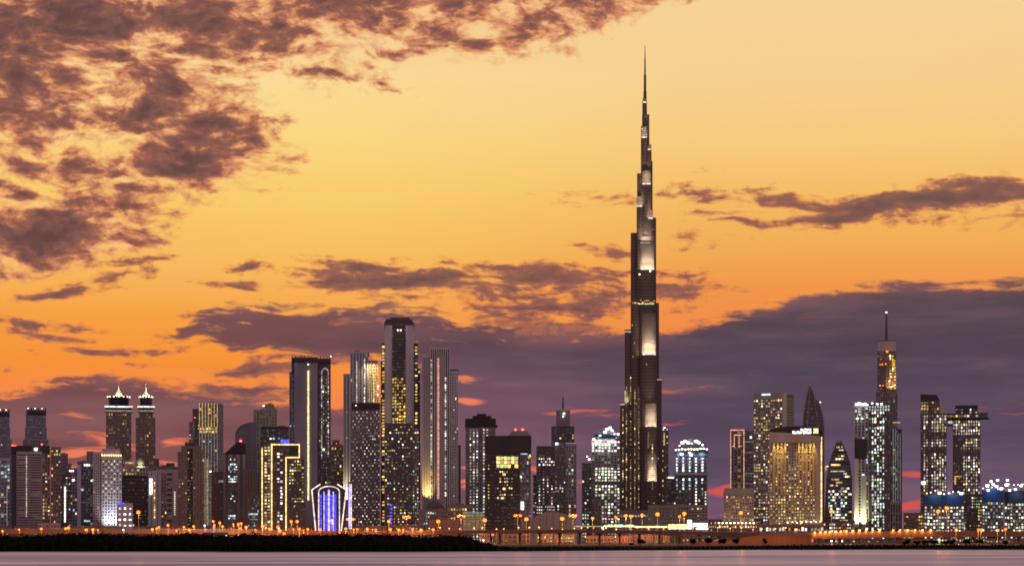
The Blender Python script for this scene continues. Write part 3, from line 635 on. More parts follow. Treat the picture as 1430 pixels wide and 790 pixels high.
m = b.part('crown', 'dark_clad')
m.prism([(x, y-.6) for x, y in pc]+[(b.x(443.6), 37), (b.x(410.4), 37)], b.z(506), b.z(498.5))
m.box(b.x(443.6), b.x(462), 1.5, 30, b.z(506), b.z(500))
for q in range(13): m.box(b.x(407.5+q*4.4), b.x(408.7+q*4.4), -1, 2, b.z(506), b.z(496.6+(q % 3)*.7))
m.box(b.x(407), b.x(411), 3, 20, b.z(520), b.z(499))
for px in (420, 425, 432, 437): m.bar((b.x(px), 9, b.z(499)), (b.x(px), 9, b.z(494.5)), .25)
m.bar((b.x(418), 9, b.z(496.5)), (b.x(437), 9, b.z(496.5)), .25); b.lamp(461.8, 497, 1, 'lamp_white', 1.0); b.done()
b = Bld('apartment_block', 'brown block with amber windows right behind the faceted blue lit pavilion', 459, 481, 3250, 28, 0, cap=40)
b.vol(459, 481, 622, 752, cols=6, rp=5, wall='brown_clad', lit=rnd(.2, 'amber', 'warm', lo=.5)); b.vol(464, 474, 615, 622, y0=4, d=18, cols=3, rp=4, wall='brown_clad'); b.lamp(470, 619, 2, 'lamp_red', .6, 'beacon'); b.done()
# faceted pavilion with blue light
b = Bld('pavilion', 'low faceted pavilion with white lit edges and glowing blue columns', 434, 486, 2150, 22, 0, cap=60)
zz = b.z; L = [(441, 742), (476.5, 742), (483.5, 683.5), (471, 675.5), (459.5, 678), (447.5, 675.5), (435.5, 683.5)]
b.own('glazing', 'glass_navy').front([(b.x(a), zz(c)) for a, c in L], 0, 18)
for (a, c), (d_, e) in (((441, 742), (435.5, 683.5)), ((435.5, 683.5), (447.5, 675.5)), ((471, 675.5), (483.5, 683.5)), ((483.5, 683.5), (476.5, 742))):
    b.own('neon_line', 'led_pink').bar((b.x(a), -.6, zz(c)), (b.x(d_), -.6, zz(e)), .65)
arch = [(445+14.5-14.5*math.cos(PI*t/10), 686-7.5*math.sin(PI*t/10)) for t in range(11)]
m = b.own('neon_line', 'led_pink')
for p, q in zip(arch, arch[1:]): m.bar((b.x(p[0]), -.6, zz(p[1])), (b.x(q[0]), -.6, zz(q[1])), .55)
for a in (445, 452.5, 465.5, 474): b.own('neon_line', 'led_pink' if a in (445, 474) else 'led_violet').bar((b.x(a), -.6, zz(742)), (b.x(a), -.6, zz(686)), .5)
for a in (446.4, 448.2, 454.6, 456.4, 461.4, 463.0, 466.6, 468.4): b.strip(a, a+.9, 690, 742, 'led_blue', -.5)
b.strip(458.0, 460.6, 683, 742, 'led_violet', -1.2); b.strip(487, 489.4, 675, 738, 'led_violet', 4); b.strip(490, 491.2, 675, 738, 'led_white', 4)
b.box('wall', 'dark_clad', 485.5, 492.5, 672, 742, 4.5, 8); b.done()
b = Bld('apartment_tower', 'slim olive grey blank slab at the left of the cluster with three light strips', 479, 493, 3000, 30, 0, cap=20)
b.vol(479.5, 493, 523, 752, cols=3, rp=60, wall='grey_stone', pier=.7, span=0, plant=False)
b.dots(484.5, 548, 735, 9, .8, 1.2, pick('warm', .5), -.3, .6); b.light(483, 700, -12, 26000, (1, .9, .5), (8, 2), (0, .35, 1)); b.done()
b = Bld('apartment_tower', 'pale tower with two dotted light strips and a gold lit right flank', 489, 528, 2900, 34, 0, cap=100)
b.vol(489, 514, 492, 755, cols=6, rp=4.4, wall='lilac_clad', glass='glass_grey', pier=.5, span=.12, lit=rnd(.02, 'warm'), plant=False)
b.vol(514, 527.5, 504, 755, y0=3, d=28, cols=5, rp=4.2, wall='beige_stone', glass='glass_dark', pier=.35, span=.3, lit=rnd(.25, 'gold', 'warm', 'white', lo=.4), plant=False)
for q in range(4): b.strip(515.3+q*3.2, 516.1+q*3.2, 507, 562, 'warm' if q != 2 else 'gold_high', 2.2)
b.dots(498.3, 505, 565, 2.4, 1.5, 1.7, 'white', -.3); b.dots(509, 500, 565, 2.2, 1.4, 1.6, pick('white', .1, .4), -.3)
b.dots(527.5, 532, 720, 2.6, 1.8, 1.9, pick('pink', .3, .2), 1.5, .8); b.box('crown', 'mid_clad', 495, 503, 489, 494, 6, 12, own=True); b.box('crown', 'mid_clad', 505, 516, 491, 496, 8, 10, own=True); b.lamp(528, 539, 0, 'lamp_warm', 1.3)
b.light(521, 505, -8, 15000, (1, .8, .4), (10, 2), (0, .4, -1)); b.done()
b = Bld('apartment_tower', 'dark grid fronted tower full of tiny pale windows in front of two pale towers', 491, 531, 2450, 34, 0, cap=100)
b.vol(491.5, 530.5, 572, 755, cols=14, rp=4.1, wall='mid_clad', glass='glass_dark', pier=.50, span=.48, lit=lambda i, j, n, m: (pick('white', .45, .12)() if ((i*3+j*2) % 5 < 2 and random.random() < .8) else (pick('pink')() if random.random() < .05 else None)), plant=False, roof=False)
b.box('upper_storey', 'black_clad', 491.2, 530.8, 562, 572.4, -.2, 34.4); b.lamp(497, 566, -.8, 'lamp_warm', .5); b.done()
# tallest of the left cluster
b = Bld('skyscraper', 'tallest tower of the left cluster with pale piers and gold windows', 531, 587, 2750, 44, 0, cap=100)
b.vol(533, 583.5, 480, 755, y0=8, d=34, cols=12, rp=4.4, wall='black_clad', glass='glass_dark', pier=.12, span=.3, lit=lambda i, j, n, m: (random.choice(['gold', 'gold', 'gold_high', 'warm']) if i in (0, 11) and random.random() < (.72 if j < 40 else .45) else None), plant=False, side=rnd(.4, 'gold'))
b.vol(581, 587, 514, 755, y0=14, d=22, cols=2, rp=4.4, wall='dark_clad', lit=rnd(.05, 'white'), plant=False)
b.vol(531.5, 535, 505, 755, y0=12, d=22, cols=1, rp=4.4, wall='dark_clad', lit=rnd(.5, 'gold'), plant=False)
def rpier(px0, px1, top, y=6.0, mat='pale_stone'):
    m = b.own('pier', mat); c = b.x((px0+px1)/2); r = (b.x(px1)-b.x(px0))/2
    a = [(c+r*math.cos(PI+PI*t/12), y+r*.8*math.sin(PI+PI*t/12)) for t in range(13)]
    m.prism(a+[(c+r, y+14), (c-r, y+14)], 0, b.z(top))
rpier(537, 548, 454); rpier(566, 578, 454)
b.vol(547.5, 566.5, 456, 755, y0=4.5, d=30, cols=6, rp=4.3, wall='black_clad', glass='glass_brown', pier=.14, span=.26, plant=False, roof=False,
      lit=lambda i, j, n, m: (random.choice(['gold', 'gold', 'gold_high', 'warm', 'gold_low']) if j > 15 and random.random() < .8 else None))
m = b.part('crown', 'dark_clad'); m.box(b.x(536.5), b.x(578.5), 5, 34, b.z(458), b.z(449)); m.box(b.x(539), b.x(576), 7, 32, b.z(449), b.z(444.5)); m.box(b.x(545), b.x(572), 10, 26, b.z(444.5), b.z(442))
for q in range(10): m.box(b.x(538+q*4.1), b.x(539.2+q*4.1), 4.2, 6, b.z(449), b.z(446.5))
for px in (555.5, 559.5): b.lamp(px, 460.5, 3.8, 'lamp_warm', .9)
b.done()
b = Bld('apartment_tower', 'dark tower dotted with scattered windows in front of the gold windowed skyscraper', 537, 585, 2400, 36, 0, cap=100)
b.vol(537.5, 576, 592, 755, cols=13, rp=4.2, wall='dark_clad', glass='glass_dark', pier=.3, span=.36, lit=lambda i, j, n, m: (pick(random.choice(['warm', 'white', 'green', 'gold']), .55, .1)() if random.random() < (.42 if i in (4, 8) else .25) else None), plant=False)
b.vol(576, 585, 600, 755, y0=4, d=28, cols=3, rp=4.2, wall='mid_clad', glass='glass_dark', lit=rnd(.25, 'green', 'warm', lo=.7), plant=False)
for v in range(705, 735, 5): b.win(b.x(546), -.4, b.z(v), 2.4, 2.0, 'led_blue')
b.done()
# grey ribbed tower with pink strip
b = Bld('skyscraper', 'grey ribbed three part tower with a rosy light strip and white window dots', 589, 642, 2700, 40, 0, cap=100)
b.vol(589.5, 601, 497, 755, y0=3, cols=5, rp=60, wall='pale_stone', glass='glass_dark', pier=.5, span=0, plant=False)
b.vol(601, 628, 486, 755, cols=9, rp=60, wall='pale_stone', glass='glass_dark', pier=.42, span=0, plant=False)
b.vol(628, 640, 519, 755, y0=3, cols=5, rp=4.2, wall='pale_stone', glass='glass_grey', pier=.5, span=.15, plant=False, lit=rnd(.02, 'white'))
b.vol(640, 643.5, 622, 755, y0=10, d=20, cols=1, rp=4.2, wall='dark_clad', plant=False)
b.box('crown', 'dark_clad', 602.5, 627, 484, 490, 3, 20, own=True); b.box('crown', 'dark_clad', 628.5, 640.5, 515, 521, 5, 20, own=True)
for px in range(604, 627, 3): b.part('crown', 'dark_clad').bar((b.x(px), 5, b.z(486)), (b.x(px), 5, b.z(481.8)), .22)
b.box('pier', 'mauve_clad', 614, 621, 497, 755, -.8, 5, own=True)
b.strip(610.9, 613.2, 500, 696, 'led_rose', -1.0); b.dots(611.8, 501, 694, 2.9, 1.3, 1.4, 'pink_low', -1.6)
b.dots(602.3, 503, 690, 2.9, 1.6, 1.7, pick('white', .3, .15), -.5, .8); b.dots(622.2, 528, 696, 3.2, 1.7, 2.2, pick('white', .1, .35), -.5, .72)
b.dots(634, 572, 700, 40, 1.2, 1.6, 'white', -.3); b.light(596.5, 704, -4, 16000, (1, .7, .2), (5, 1.5), (0, .12, 1), 60); b.done()
# shops and car park below
b = Bld('low_building', 'long low podium with irregular lit upper windows under the ribbed tower', 585, 658, 2350, 30, 0, cap=60)
b.vol(585, 634, 712, 752, cols=16, rp=5, wall='mid_clad', lit=rnd(.4, 'green', 'warm', 'white', lo=.5)); b.vol(625, 660, 706, 752, y0=-3, cols=9, rp=6, wall='brown_clad', lit=lambda i, j, n, m: pick('warm', .2, .4)() if j == 0 and random.random() < .7 else (pick('warm')() if random.random() < .15 else None))
m = b.part('dome', 'dark_clad')
for cx, r in ((605, 9), (613, 7), (598, 5)): 
    for q in range(4): t0, t1 = PI/2*q/4, PI/2*(q+1)/4; m.cyl(b.x(cx), 14, r*.83*math.cos(t0), b.z(712)+r*1.3*math.sin(t0), b.z(712)+r*1.3*math.sin(t1), max(.2, r*.83*math.cos(t1)), 14)
b.done()
b = Bld('car_park', 'open car park with bright greenish lit decks and a sloping roof line', 645, 676, 2200, 24, 0, cap=10)
for q in range(7):
    z0 = 740-q*3.9; m = b.own('deck', 'concrete'); m.box(b.x(645), b.x(676), -.6, 22, b.z(z0+1.4), b.z(z0)); b.strip(646.5, 675, z0-2.5, z0-.2, 'green_low' if q > 4 else 'warm_low', 1.2)
m = b.part('column', 'dark_clad')
for px in (645.3, 652, 658, 664, 670, 675.5): m.box(b.x(px-.25), b.x(px+.25), -.9, 1, 0, b.z(714))
b.done()
b = Bld('low_building', 'plain reddish brown wall block behind the viaduct lamps', 600, 641, 2260, 16, 0, cap=10)
b.vol(600, 641, 727, 752, cols=8, rp=60, wall='brick_red', glass='glass_brown', pier=.92, span=0); b.done()
b = Bld('apartment_tower', 'tower with dark cap and five pale vertical light bands', 650, 693, 3000, 34, 0, cap=100)
b.vol(650, 692, 596, 755, cols=9, rp=4.2, wall='mid_clad', glass='glass_grey', pier=.5, span=.3, lit=lambda i, j, n, m: (pick('white', .45, .08)() if i in (1, 2, 3, 5, 6) and random.random() < .92 else None), plant=False, roof=False, side=none)
m = b.part('crown', 'black_clad'); m.box(b.x(649.5), b.x(692.5), -.6, 34, b.z(596), b.z(584)); m.box(b.x(660), b.x(686), 3, 28, b.z(584), b.z(580)); m.box(b.x(666), b.x(679), 6, 24, b.z(580), b.z(577)); m.box(b.x(692.5), b.x(695), 8, 14, b.z(596), b.z(593)); b.done()
b = Bld('office_tower', 'blocky near black tower with one big glowing yellow window', 677, 742, 2340, 40, 0, cap=100)
b.vol(677.5, 726, 632, 756, cols=15, rp=4.6, wall='black_clad', glass='glass_dark', pier=.35, span=.4, roof=False, plant=False, side=none,
      lit=lambda i, j, n, m: ('gold' if i == 1 and (j in (3, 4) or 9 <= j <= 13) else (pick('warm', .2, .25)() if 5 <= i <= 11 and 4 < j < 14 and random.random() < .42 else None)))
b.vol(726, 741.5, 632, 756, y0=3, cols=5, rp=5, wall='slate_clad', glass='glass_grey', pier=.1, span=.15, lit=rnd(.10, 'cool', 'green', lo=.7), roof=False)
m = b.part('upper_storey', 'black_clad'); m.box(b.x(677.2), b.x(742), -.5, 40.5, b.z(632.5), b.z(608))
for i in range(6):
    for j in range(3):
        if (i, j) not in ((4, 2),): b.win(b.x(695.6+i*5.1), -.6, b.z(639.5+j*5.4), 4.4*b.mx, 4.6*b.mz, ('gold_high', 'warm_high', 'green', 'gold')[(i*2+j) % 4])
for px, v in ((704, 662), (704, 682), (702, 695)): b.win(b.x(px), -.6, b.z(v), 3.2, 2.4, 'warm_high')
b.strip(727.5, 731.5, 700, 711, 'sign_white', 2); b.strip(727, 737, 632.6, 634, 'cool', 2)
b.win(b.x(739), 2.2, b.z(638), 2.5, 3.5, 'gold')
m = b.part('roof', 'mid_clad'); m.prism([(b.x(709), 12), (b.x(742), 12), (b.x(742), 34), (b.x(709), 34)], b.z(608), b.z(600), None, [(b.x(716), 16), (b.x(736), 16), (b.x(736), 30), (b.x(716), 30)])
for px in (720, 730): b.lamp(px, 598.5, 18, 'lamp_red', 1.5, 'beacon')
b.done()
# sparkling pair and spired tower
b = Bld('office_tower', 'dark tower with clusters of sparkling white and pink windows', 746, 776, 2800, 34, 0, cap=100)
b.vol(749, 775, 624, 756, cols=9, rp=4.2, wall='dark_clad', glass='glass_dark', pier=.35, span=.35, plant=False,
      lit=lambda i, j, n, m: (pick('white', .1, .5)() if 3 <= j <= 5 and random.random() < .7 else pick('pink', .25, .25)() if j > 9 and (i % 2 == 1 or j > 18) and random.random() < .8 else ('white_low' if random.random() < .05 else None)))
b.vol(744.5, 749, 664, 756, y0=4, d=24, cols=2, rp=4.2, wall='dark_clad', lit=rnd(.5, 'pink')); b.done()
b = Bld('skyscraper', 'stepped dark tower topped by a slim spire and a greenish lamp', 769, 806, 3000, 36, 0, cap=80)
b.vol(775, 790, 619, 756, y0=-3, d=30, cols=5, rp=4.2, wall='mid_clad', lit=rnd(.16, 'white', 'green', lo=.6), plant=False)
b.vol(790, 805, 621, 756, cols=4, rp=5, wall='grey_stone', glass='glass_dark', pier=.4, span=.25, lit=rnd(.16, 'warm', 'green', lo=.4), plant=False)
b.vol(770, 802, 596, 621, y0=3, d=28, cols=9, rp=4, wall='dark_clad', lit=rnd(.04, 'warm'), plant=False)
b.box('upper_storey', 'mid_clad', 776.5, 796, 572.5, 596, 6, 20); b.part('roof', 'steel').box(b.x(775.8), b.x(796.6), 5.4, 26.5, b.z(573), b.z(571))
b.mast(786.2, 552.5, 572, 14, 1.7, 'dark_clad'); b.lamp(787.5, 577, 5, 'lamp_green', 1.3); b.lamp(786.5, 581, 5, 'lamp_green', .8); b.strip(789, 805, 618, 619.2, 'led_dim', -1); b.lamp(777.5, 619.5, -4.5, 'lamp_white', 2.0); b.done()
b = Bld('hall', 'low grey hall with a shallow domed roof behind the viaduct', 740, 805, 2320, 40, 0, cap=10)
pts = [(b.x(740), 0), (b.x(805), 0)]+[(b.x(805-65*t/14), b.z(731-17*math.sin(PI*(.08+.84*t/14))**.8)) for t in range(15)]
b.own('roof', 'khaki_clad').front(pts, 0, 36); b.part('roof_seam', 'dark_clad'); 
m = b.part('roof_seam', 'dark_clad')
for t in range(1, 14, 2): p = pts[2+t]; m.box(p[0]-.2, p[0]+.2, -.15, 36, 0, p[1]+.25)
b.done()
# construction towers
def netted(name, label, x0, x1, top, Y, net=(0, 8), cols=7, lamps=4, pal='white', litp=.8, depth=34, netmat='net_blue', rp=4.0, group=None, pier=.28, yl=True, cap=100):
    b = Bld(name, label, x0, x1, Y, depth, 0, group=group, cap=cap)
    b.vol(x0+.6, x1-.6, top+net[1]-.5, 756, cols=cols, rp=rp, wall='mid_clad', glass='glass_dark', pier=pier, span=.3, roof=False, plant=False,
          lit=lambda i, j, n, m: (pick(random.choice([pal, pal, 'cool', 'warm', 'green']), .2, .3)() if random.random() < litp else None))
    if net[1] > net[0]:
        nn = b.own('safety_net', netmat); kk = max(4, int((x1-x0)/5)); ww = (x1-x0)/kk
        for q in range(kk):
            nn.box(b.x(x0+q*ww+.12), b.x(x0+(q+1)*ww-.12), -.8-random.uniform(0, .5), .1, b.z(top+net[1]+random.uniform(-1.6, .8)), b.z(top+net[0]+random.uniform(-.8, 1.4)), random.choice([netmat, netmat, 'dark_net']))
        nn.box(b.x(x0+.2), b.x(x1-.2), .3, depth, b.z(top+net[1]), b.z(top+net[0]+2), 'dark_net')
    for q in range(lamps):
        px = x0+(x1-x0)*(q+.5)/lamps+random.uniform(-1.5, 1.5); v = top+random.uniform(-3.5, 1.5)
        b.lamp(px, v, -1.2, 'lamp_white' if (not yl or q % 3) else 'lamp_warm', random.choice((.6, .8, 1.2, 2.1))); b.part('scaffold', 'steel').bar((b.x(px), .3, b.z(v+1)), (b.x(px), .3, b.z(top+net[1])), .15)
    m = b.part('scaffold', 'steel')
    for q in range(int((x1-x0)/2.2)):
        px = x0+1+q*2.2; m.bar((b.x(px), -.2, b.z(top+net[1])), (b.x(px), -.2, b.z(top+random.uniform(-2, 1))), .14)
    m.bar((b.x(x0), -.2, b.z(top)), (b.x(x1), -.2, b.z(top)), .14)
    return b
b = Bld('unfinished_tower', 'unfinished tower with white floodlit floors and a stepped glowing top left of the supertall', 811, 868, 2900, 38, 0, cap=100)
b.vol(812.5, 826, 647, 756, y0=3, d=30, cols=4, rp=4.3, wall='dark_clad', lit=rnd(.28, 'green', 'white', 'warm'), plant=False)
def l(i, j, n, m):
    if 3 < j < 9: return 'white_low' if random.random() < .25 else None
    if 9 <= j < 19: return pick(random.choice(['white', 'green']), .1, .35)() if i > 0 and j != 14 and random.random() < .93 else None
    if j >= 19: return pick('white', .3, .2)() if i > 2 and random.random() < .6 else None
    return random.choice(['green_high', 'white_high', 'cool_high']) if random.random() < .7 else None
b.vol(826, 866, 613, 756, cols=9, rp=4.1, wall='mid_clad', glass='glass_dark', pier=.3, span=.3, lit=l, plant=False)
b.vol(829, 863, 607.5, 613, y0=3, d=28, cols=8, rp=4, wall='net_blue', lit=rnd(.3, 'cool')); b.vol(834, 860, 603, 608, y0=5, d=22, cols=6, rp=4, wall='steel', lit=rnd(.6, 'cool', hi=.5)); b.vol(842, 856, 598.5, 603, y0=7, d=16, cols=4, rp=4, wall='steel', lit=rnd(.7, 'cool', hi=.6))
for px, v, r in ((845, 603, 2), (848, 599, 2.4), (852, 597, 2.0), (855, 601, 1.8), (863, 606, 1.8), (838, 608, 1.4), (829, 613, 1.4), (835, 618, 1.4), (858, 606, 1.2), (823, 641, 1.5), (820, 637, 1.0)): b.lamp(px, v, -1, 'lamp_white' if v < 612 else 'lamp_warm', r)
for px in (830, 838, 846, 855): b.light(px, 612, -5, 2500, (.95, 1, .9), (5, 2), (0, .5, -1))
b.done()
b = Bld('office_tower', 'slim dark tower peeping out right of the supertall with a white lit top', 924, 934, 3650, 26, 0, cap=40)
b.vol(924, 933.5, 601, 756, cols=3, rp=4.4, wall='mid_clad', lit=rnd(.12, 'warm', 'white', lo=.7)); b.vol(925, 933, 596, 601, y0=3, d=18, cols=3, rp=4, wall='steel', lit=rnd(.9, 'white', hi=.6), plant=False); b.lamp(928, 597, -1, 'lamp_white', 1.4)
b.dots(927.5, 605, 622, 3, 1.6, 3, 'warm', -.4); b.done()
b = Bld('office_block', 'dark mid height block with one white light tucked between supertall and netted tower', 931, 944, 3200, 26, 0, cap=30)
b.vol(931, 944, 668, 756, cols=4, rp=5, wall='dark_clad', lit=rnd(.06, 'white')); b.strip(933, 941, 665.5, 667.3, 'sign_white', -.6); b.done()
b = Bld('office_block', 'wide low olive dark office with rare windows at the foot of the supertall', 905, 990, 2700, 34, 0, cap=60)
b.vol(905, 988, 706, 756, cols=22, rp=5, wall='khaki_clad', glass='glass_brown', pier=.35, span=.5, lit=rnd(.07, 'warm', 'green', lo=.5)); b.done()
b = Bld('unfinished_tower', 'netted tower with crown of white floodlights, yellow lamps and lit pillars', 941, 989, 2800, 38, 0, cap=100)
def l(i, j, n, m):
    if j < 6: return pick('cool', .0, .75)() if i % 2 == 0 else None
    if j == 6: return None
    if j < 11: return pick('cool', .2, .2)() if i % 2 == 0 and random.random() < .8 else None
    if i == n-1: return pick('white', .1, .2)() if random.random() < .9 else None
    if i == 6 and j < 17: return 'white_high'
    return pick('green', .6, .0)() if random.random() < .12 else None
b.vol(943, 987.5, 636, 756, cols=10, rp=4.2, wall='dark_clad', glass='glass_dark', pier=.4, span=.18, lit=l, plant=False, roof=False)
b.box('safety_net', 'dark_net', 942, 988.5, 624, 636.5, -.8, 38); b.box('ledge', 'mid_clad', 941.5, 989, 659.5, 663, -1, 6)
b.box('upper_storey', 'dark_clad', 947, 984, 617, 624, 3, 28)
for q in range(11): b.lamp(944+q*4.3, 627+random.uniform(-1, 1), -1.8, 'lamp_warm', 1.2)
for px, v, r in ((953, 618, 2.6), (957, 616, 2.4), (961, 618, 2.2), (966, 619, 1.4), (972, 616, 2.6), (976, 618, 2.2), (981, 621, 1.5), (949, 622, 1.2), (952, 634, 2.4), (965, 635, 2.4), (963, 632, 1.6)): b.lamp(px, v, -1.6, 'lamp_white', r)
b.box('hoist', 'steel', 961, 967, 612, 617, 8, 6, own=True)
for px in (950, 965, 980): b.light(px, 630, -6, 3500, (.8, .9, 1), (5, 2), (0, .4, -1))
b.done()

# ================================================================== the supertall tower
b = Bld('supertall_tower', 'needle topped supertall tower of stepped bronze bays with glowing terraces', 858, 934, 3500, 120, 0, cap=100)
def bay(px0, px1, top, yf, bot=760, mat='bronze', depth=24, name='bay', own=True, flat=.55):
    """a round fronted bay with vertical fins and floor bands"""
    m = b.own(name, mat); c = b.x((px0+px1)/2); r = (b.x(px1)-b.x(px0))/2; z0, z1 = b.z(bot), b.z(top, yf)
    n = max(6, int(r*1.2)); a = [(c+r*math.cos(PI+PI*t/n), yf+r*flat+r*flat*math.sin(PI+PI*t/n)) for t in range(n+1)]
    out = a+[(c+r, yf+r*flat+depth), (c-r, yf+r*flat+depth)]
    m.prism(out, z0, z1)
    q = b.part('fin', 'bronze'); f_ = b.part('floor_band', 'mid_clad')
    for (x, y) in a[1:-1]: q.box(x-.16, x+.16, y-.55, y+.1, z0, z1+1.5)
    v = top+3
    while v < min(bot, 735):
        k0 = [(c+(x-c)*1.012, yf+r*flat+(y-yf-r*flat)*1.012-.05) for x, y in a]
        f_.prism(k0+[(c+r*1.01, yf+r*flat+1), (c-r*1.01, yf+r*flat+1)], b.z(v+.55, yf), b.z(v, yf)); v += 4.6
    return a
# rear and side bays: (left, right, top, front distance)
for a_ in ((897, 903, 143, 44), (896.6, 907, 160, 42), (895, 904, 176, 40), (896, 910, 209, 38), (899, 911.5, 225, 36), (889.6, 900, 242, 36), (900, 916.5, 304, 34),
           (880.6, 893, 325, 36), (898, 920.6, 423, 32), (872, 885, 460, 34), (903, 924.4, 528, 36), (865.5, 878, 562, 38), (909, 930, 622, 42), (859.5, 869, 650, 40)): bay(*a_)
# front wing, each step nearer and lower
front = ((895, 903.5, 192, 36), (904, 909.6, 209, 35), (895.6, 909.6, 257, 28), (889, 897.6, 288, 28), (904, 912.4, 305, 27), (893, 915, 376, 20), (895.5, 917, 495, 10), (900, 918, 595, 0), (903, 917.5, 671, -10))
for a_ in front: bay(*a_)
for a_ in ((881, 895, 418, 26), (884, 897, 540, 16), (878, 890, 600, 22), (874, 883, 690, 30)): bay(*a_)
# lit terraces: (x0, x1, ledge row, height lit, front distance of the wall above, power)
for x0, x1, v, hgt, yw, pw in ((897.5, 902.5, 143, 5, 40, 2600), (895, 903.5, 192, 13, 38, 14000), (904.5, 909.6, 209, 6, 36, 6000), (896.5, 909, 257, 16, 34, 24000), (889, 897, 288, 12, 34, 17000), (905, 912, 305, 10, 32, 14000),
                           (894, 914, 376, 40, 28, 90000), (896.5, 916, 495, 50, 20, 100000), (901, 917, 595, 28, 10, 56000), (904, 917, 671, 34, 0, 62000)):
    w_ = (x1-x0)*b.mx
    m = b.own('lit_facade', 'facade_panel'); c = b.x((x0+x1)/2)
    n = 8; a = [(c+w_*.5*(2*t/n-1), yw-1.4+.9*abs(2*t/n-1)**3) for t in range(n+1)]
    m.prism(a+[(c+w_*.49, yw+w_*.4+1.5), (c-w_*.49, yw+w_*.4+1.5)], b.z(v, yw), b.z(v-hgt*1.15, yw))
    q = b.part('fin', 'bronze')
    for (x, y) in a[1:-1]: q.box(x-.14, x+.14, y-.4, y+.1, b.z(v, yw), b.z(v-hgt*1.15, yw))
    fb = b.part('floor_band', 'mid_clad'); vv = v-4
    while vv > v-hgt*1.1:
        fb.box(c-w_*.49, c+w_*.49, yw-1.62, yw+2, b.z(vv+.75, yw), b.z(vv, yw)); vv -= 2.9
    b.own('terrace_light', 'led_white').box(b.x(x0+.4), b.x(x1-.4), yw-9, yw-8.4, b.z(v+.4, yw-9), b.z(v-.9, yw-9))
    vz = v-1.0-(HY-v)*yw/b.Y; b.light((x0+x1)/2, vz, yw-8.2, pw*.17, (1, .80, .50), (w_*.95, 1.5), (0, .8, 1), 150); b.light((x0+x1)/2, vz, yw-8.0, pw*.24, (1, .82, .54), (w_*.95, 1.5), (0, .17, 1), 60)
b.light(901, 336, 18, 9000, (1, .92, .76), (16, 1.2), (0, .45, 1), 90); b.strip(894.5, 908, 336, 337, 'warm', 19.2, 'terrace_light'); b.strip(890, 915, 318, 318.8, 'warm_low', 18.5, 'terrace_light')
for q in range(12): b.win(b.x(884+q*2.7), 18.4 if q > 3 else 25, b.z(419+random.uniform(-2, 2.5)), 2.4, 1.6, random.choice(['gold', 'warm_high', 'gold_high', 'warm']))
for q in range(8): b.win(b.x(893+q*2.8), 18.3, b.z(422.5), 2.6, 1.0, 'green_high')
b.lamp(893, 381, 18, 'lamp_warm', 1.0); b.lamp(908, 377.5, 10, 'lamp_warm', 1.2); b.strip(872.2, 880.8, 459.4, 461, 'pink', 33, 'terrace_light'); b.strip(865.5, 873, 561.4, 563, 'pink', 37, 'terrace_light'); b.strip(918, 924, 527.4, 528.8, 'pink', 30, 'terrace_light')
b.strip(859.6, 865.4, 649.6, 651, 'pink', 39, 'terrace_light'); b.light(873, 561, 30, 9000, (1, .9, .65), (5, 1), (0, .3, 1)); b.strip(872, 874, 543, 561, 'warm', 33.2, 'terrace_light')
for q in range(30):
    px, v = random.choice(((886, 530), (907, 465), (910, 610), (899, 640), (921, 660), (862, 700), (914, 690))); b.win(b.x(px+random.uniform(-4, 4)), -11, b.z(v+random.uniform(-8, 20)), .01, .01, 'gold_low')
for px, t0, yy in ((874.6, 532, 29.5), (880.6, 526, 21), (886.5, 540, 15.2), (892.0, 556, 15.2), (869.6, 570, 36), (861.8, 660, 38.5)):
    b.dots(px, t0, 728, 3.6, 1.25, 2.4, pick('warm', .62, .06), yy, .78)
b.dots(905.5, 605, 628, 4.6, 2, 4, 'warm_low', -1.2); b.dots(911, 617, 690, 4.6, 1.6, 3.2, pick('warm', .5), -11.3, .55); b.dots(926, 600, 700, 7, 1.4, 2.4, pick('warm', .5), 40, .5)
for px, v in ((884, 497), (886, 478), (903, 508), (883, 453), (913, 564), (889, 563), (919, 640), (925, 655), (929, 652), (905, 700), (913, 702), (921, 690)): b.win(b.x(px), 8.8 if v < 600 else -11.3, b.z(v), 1.8, 1.8, 'warm')
# pinnacle
m = b.own('spire', 'bronze')
for r0, r1, va, vb in ((3.2, 3.0, 160, 143), (2.7, 2.5, 143, 128), (2.1, 1.9, 128, 105), (1.3, 1.1, 105, 84), (.9, .35, 84, 63)): m.cyl(b.x(900.8), 50, r0*b.mx*.9, b.z(va, 50), b.z(vb, 50), r1*b.mx*.9, 12)
b.own('beacon', 'lamp_red').cyl(b.x(900.8), 50, .6, b.z(63, 50), b.z(62.4, 50), .4, 8)
b.box('podium', 'mid_clad', 862, 932, 712, 760, -30, 60); 
for px in range(864, 932, 4): b.win(b.x(px), -30.3, b.z(720), 3, 3, pick('warm')())
b.W = [w_ for w_ in b.W if w_[5] > .1]
b.done()

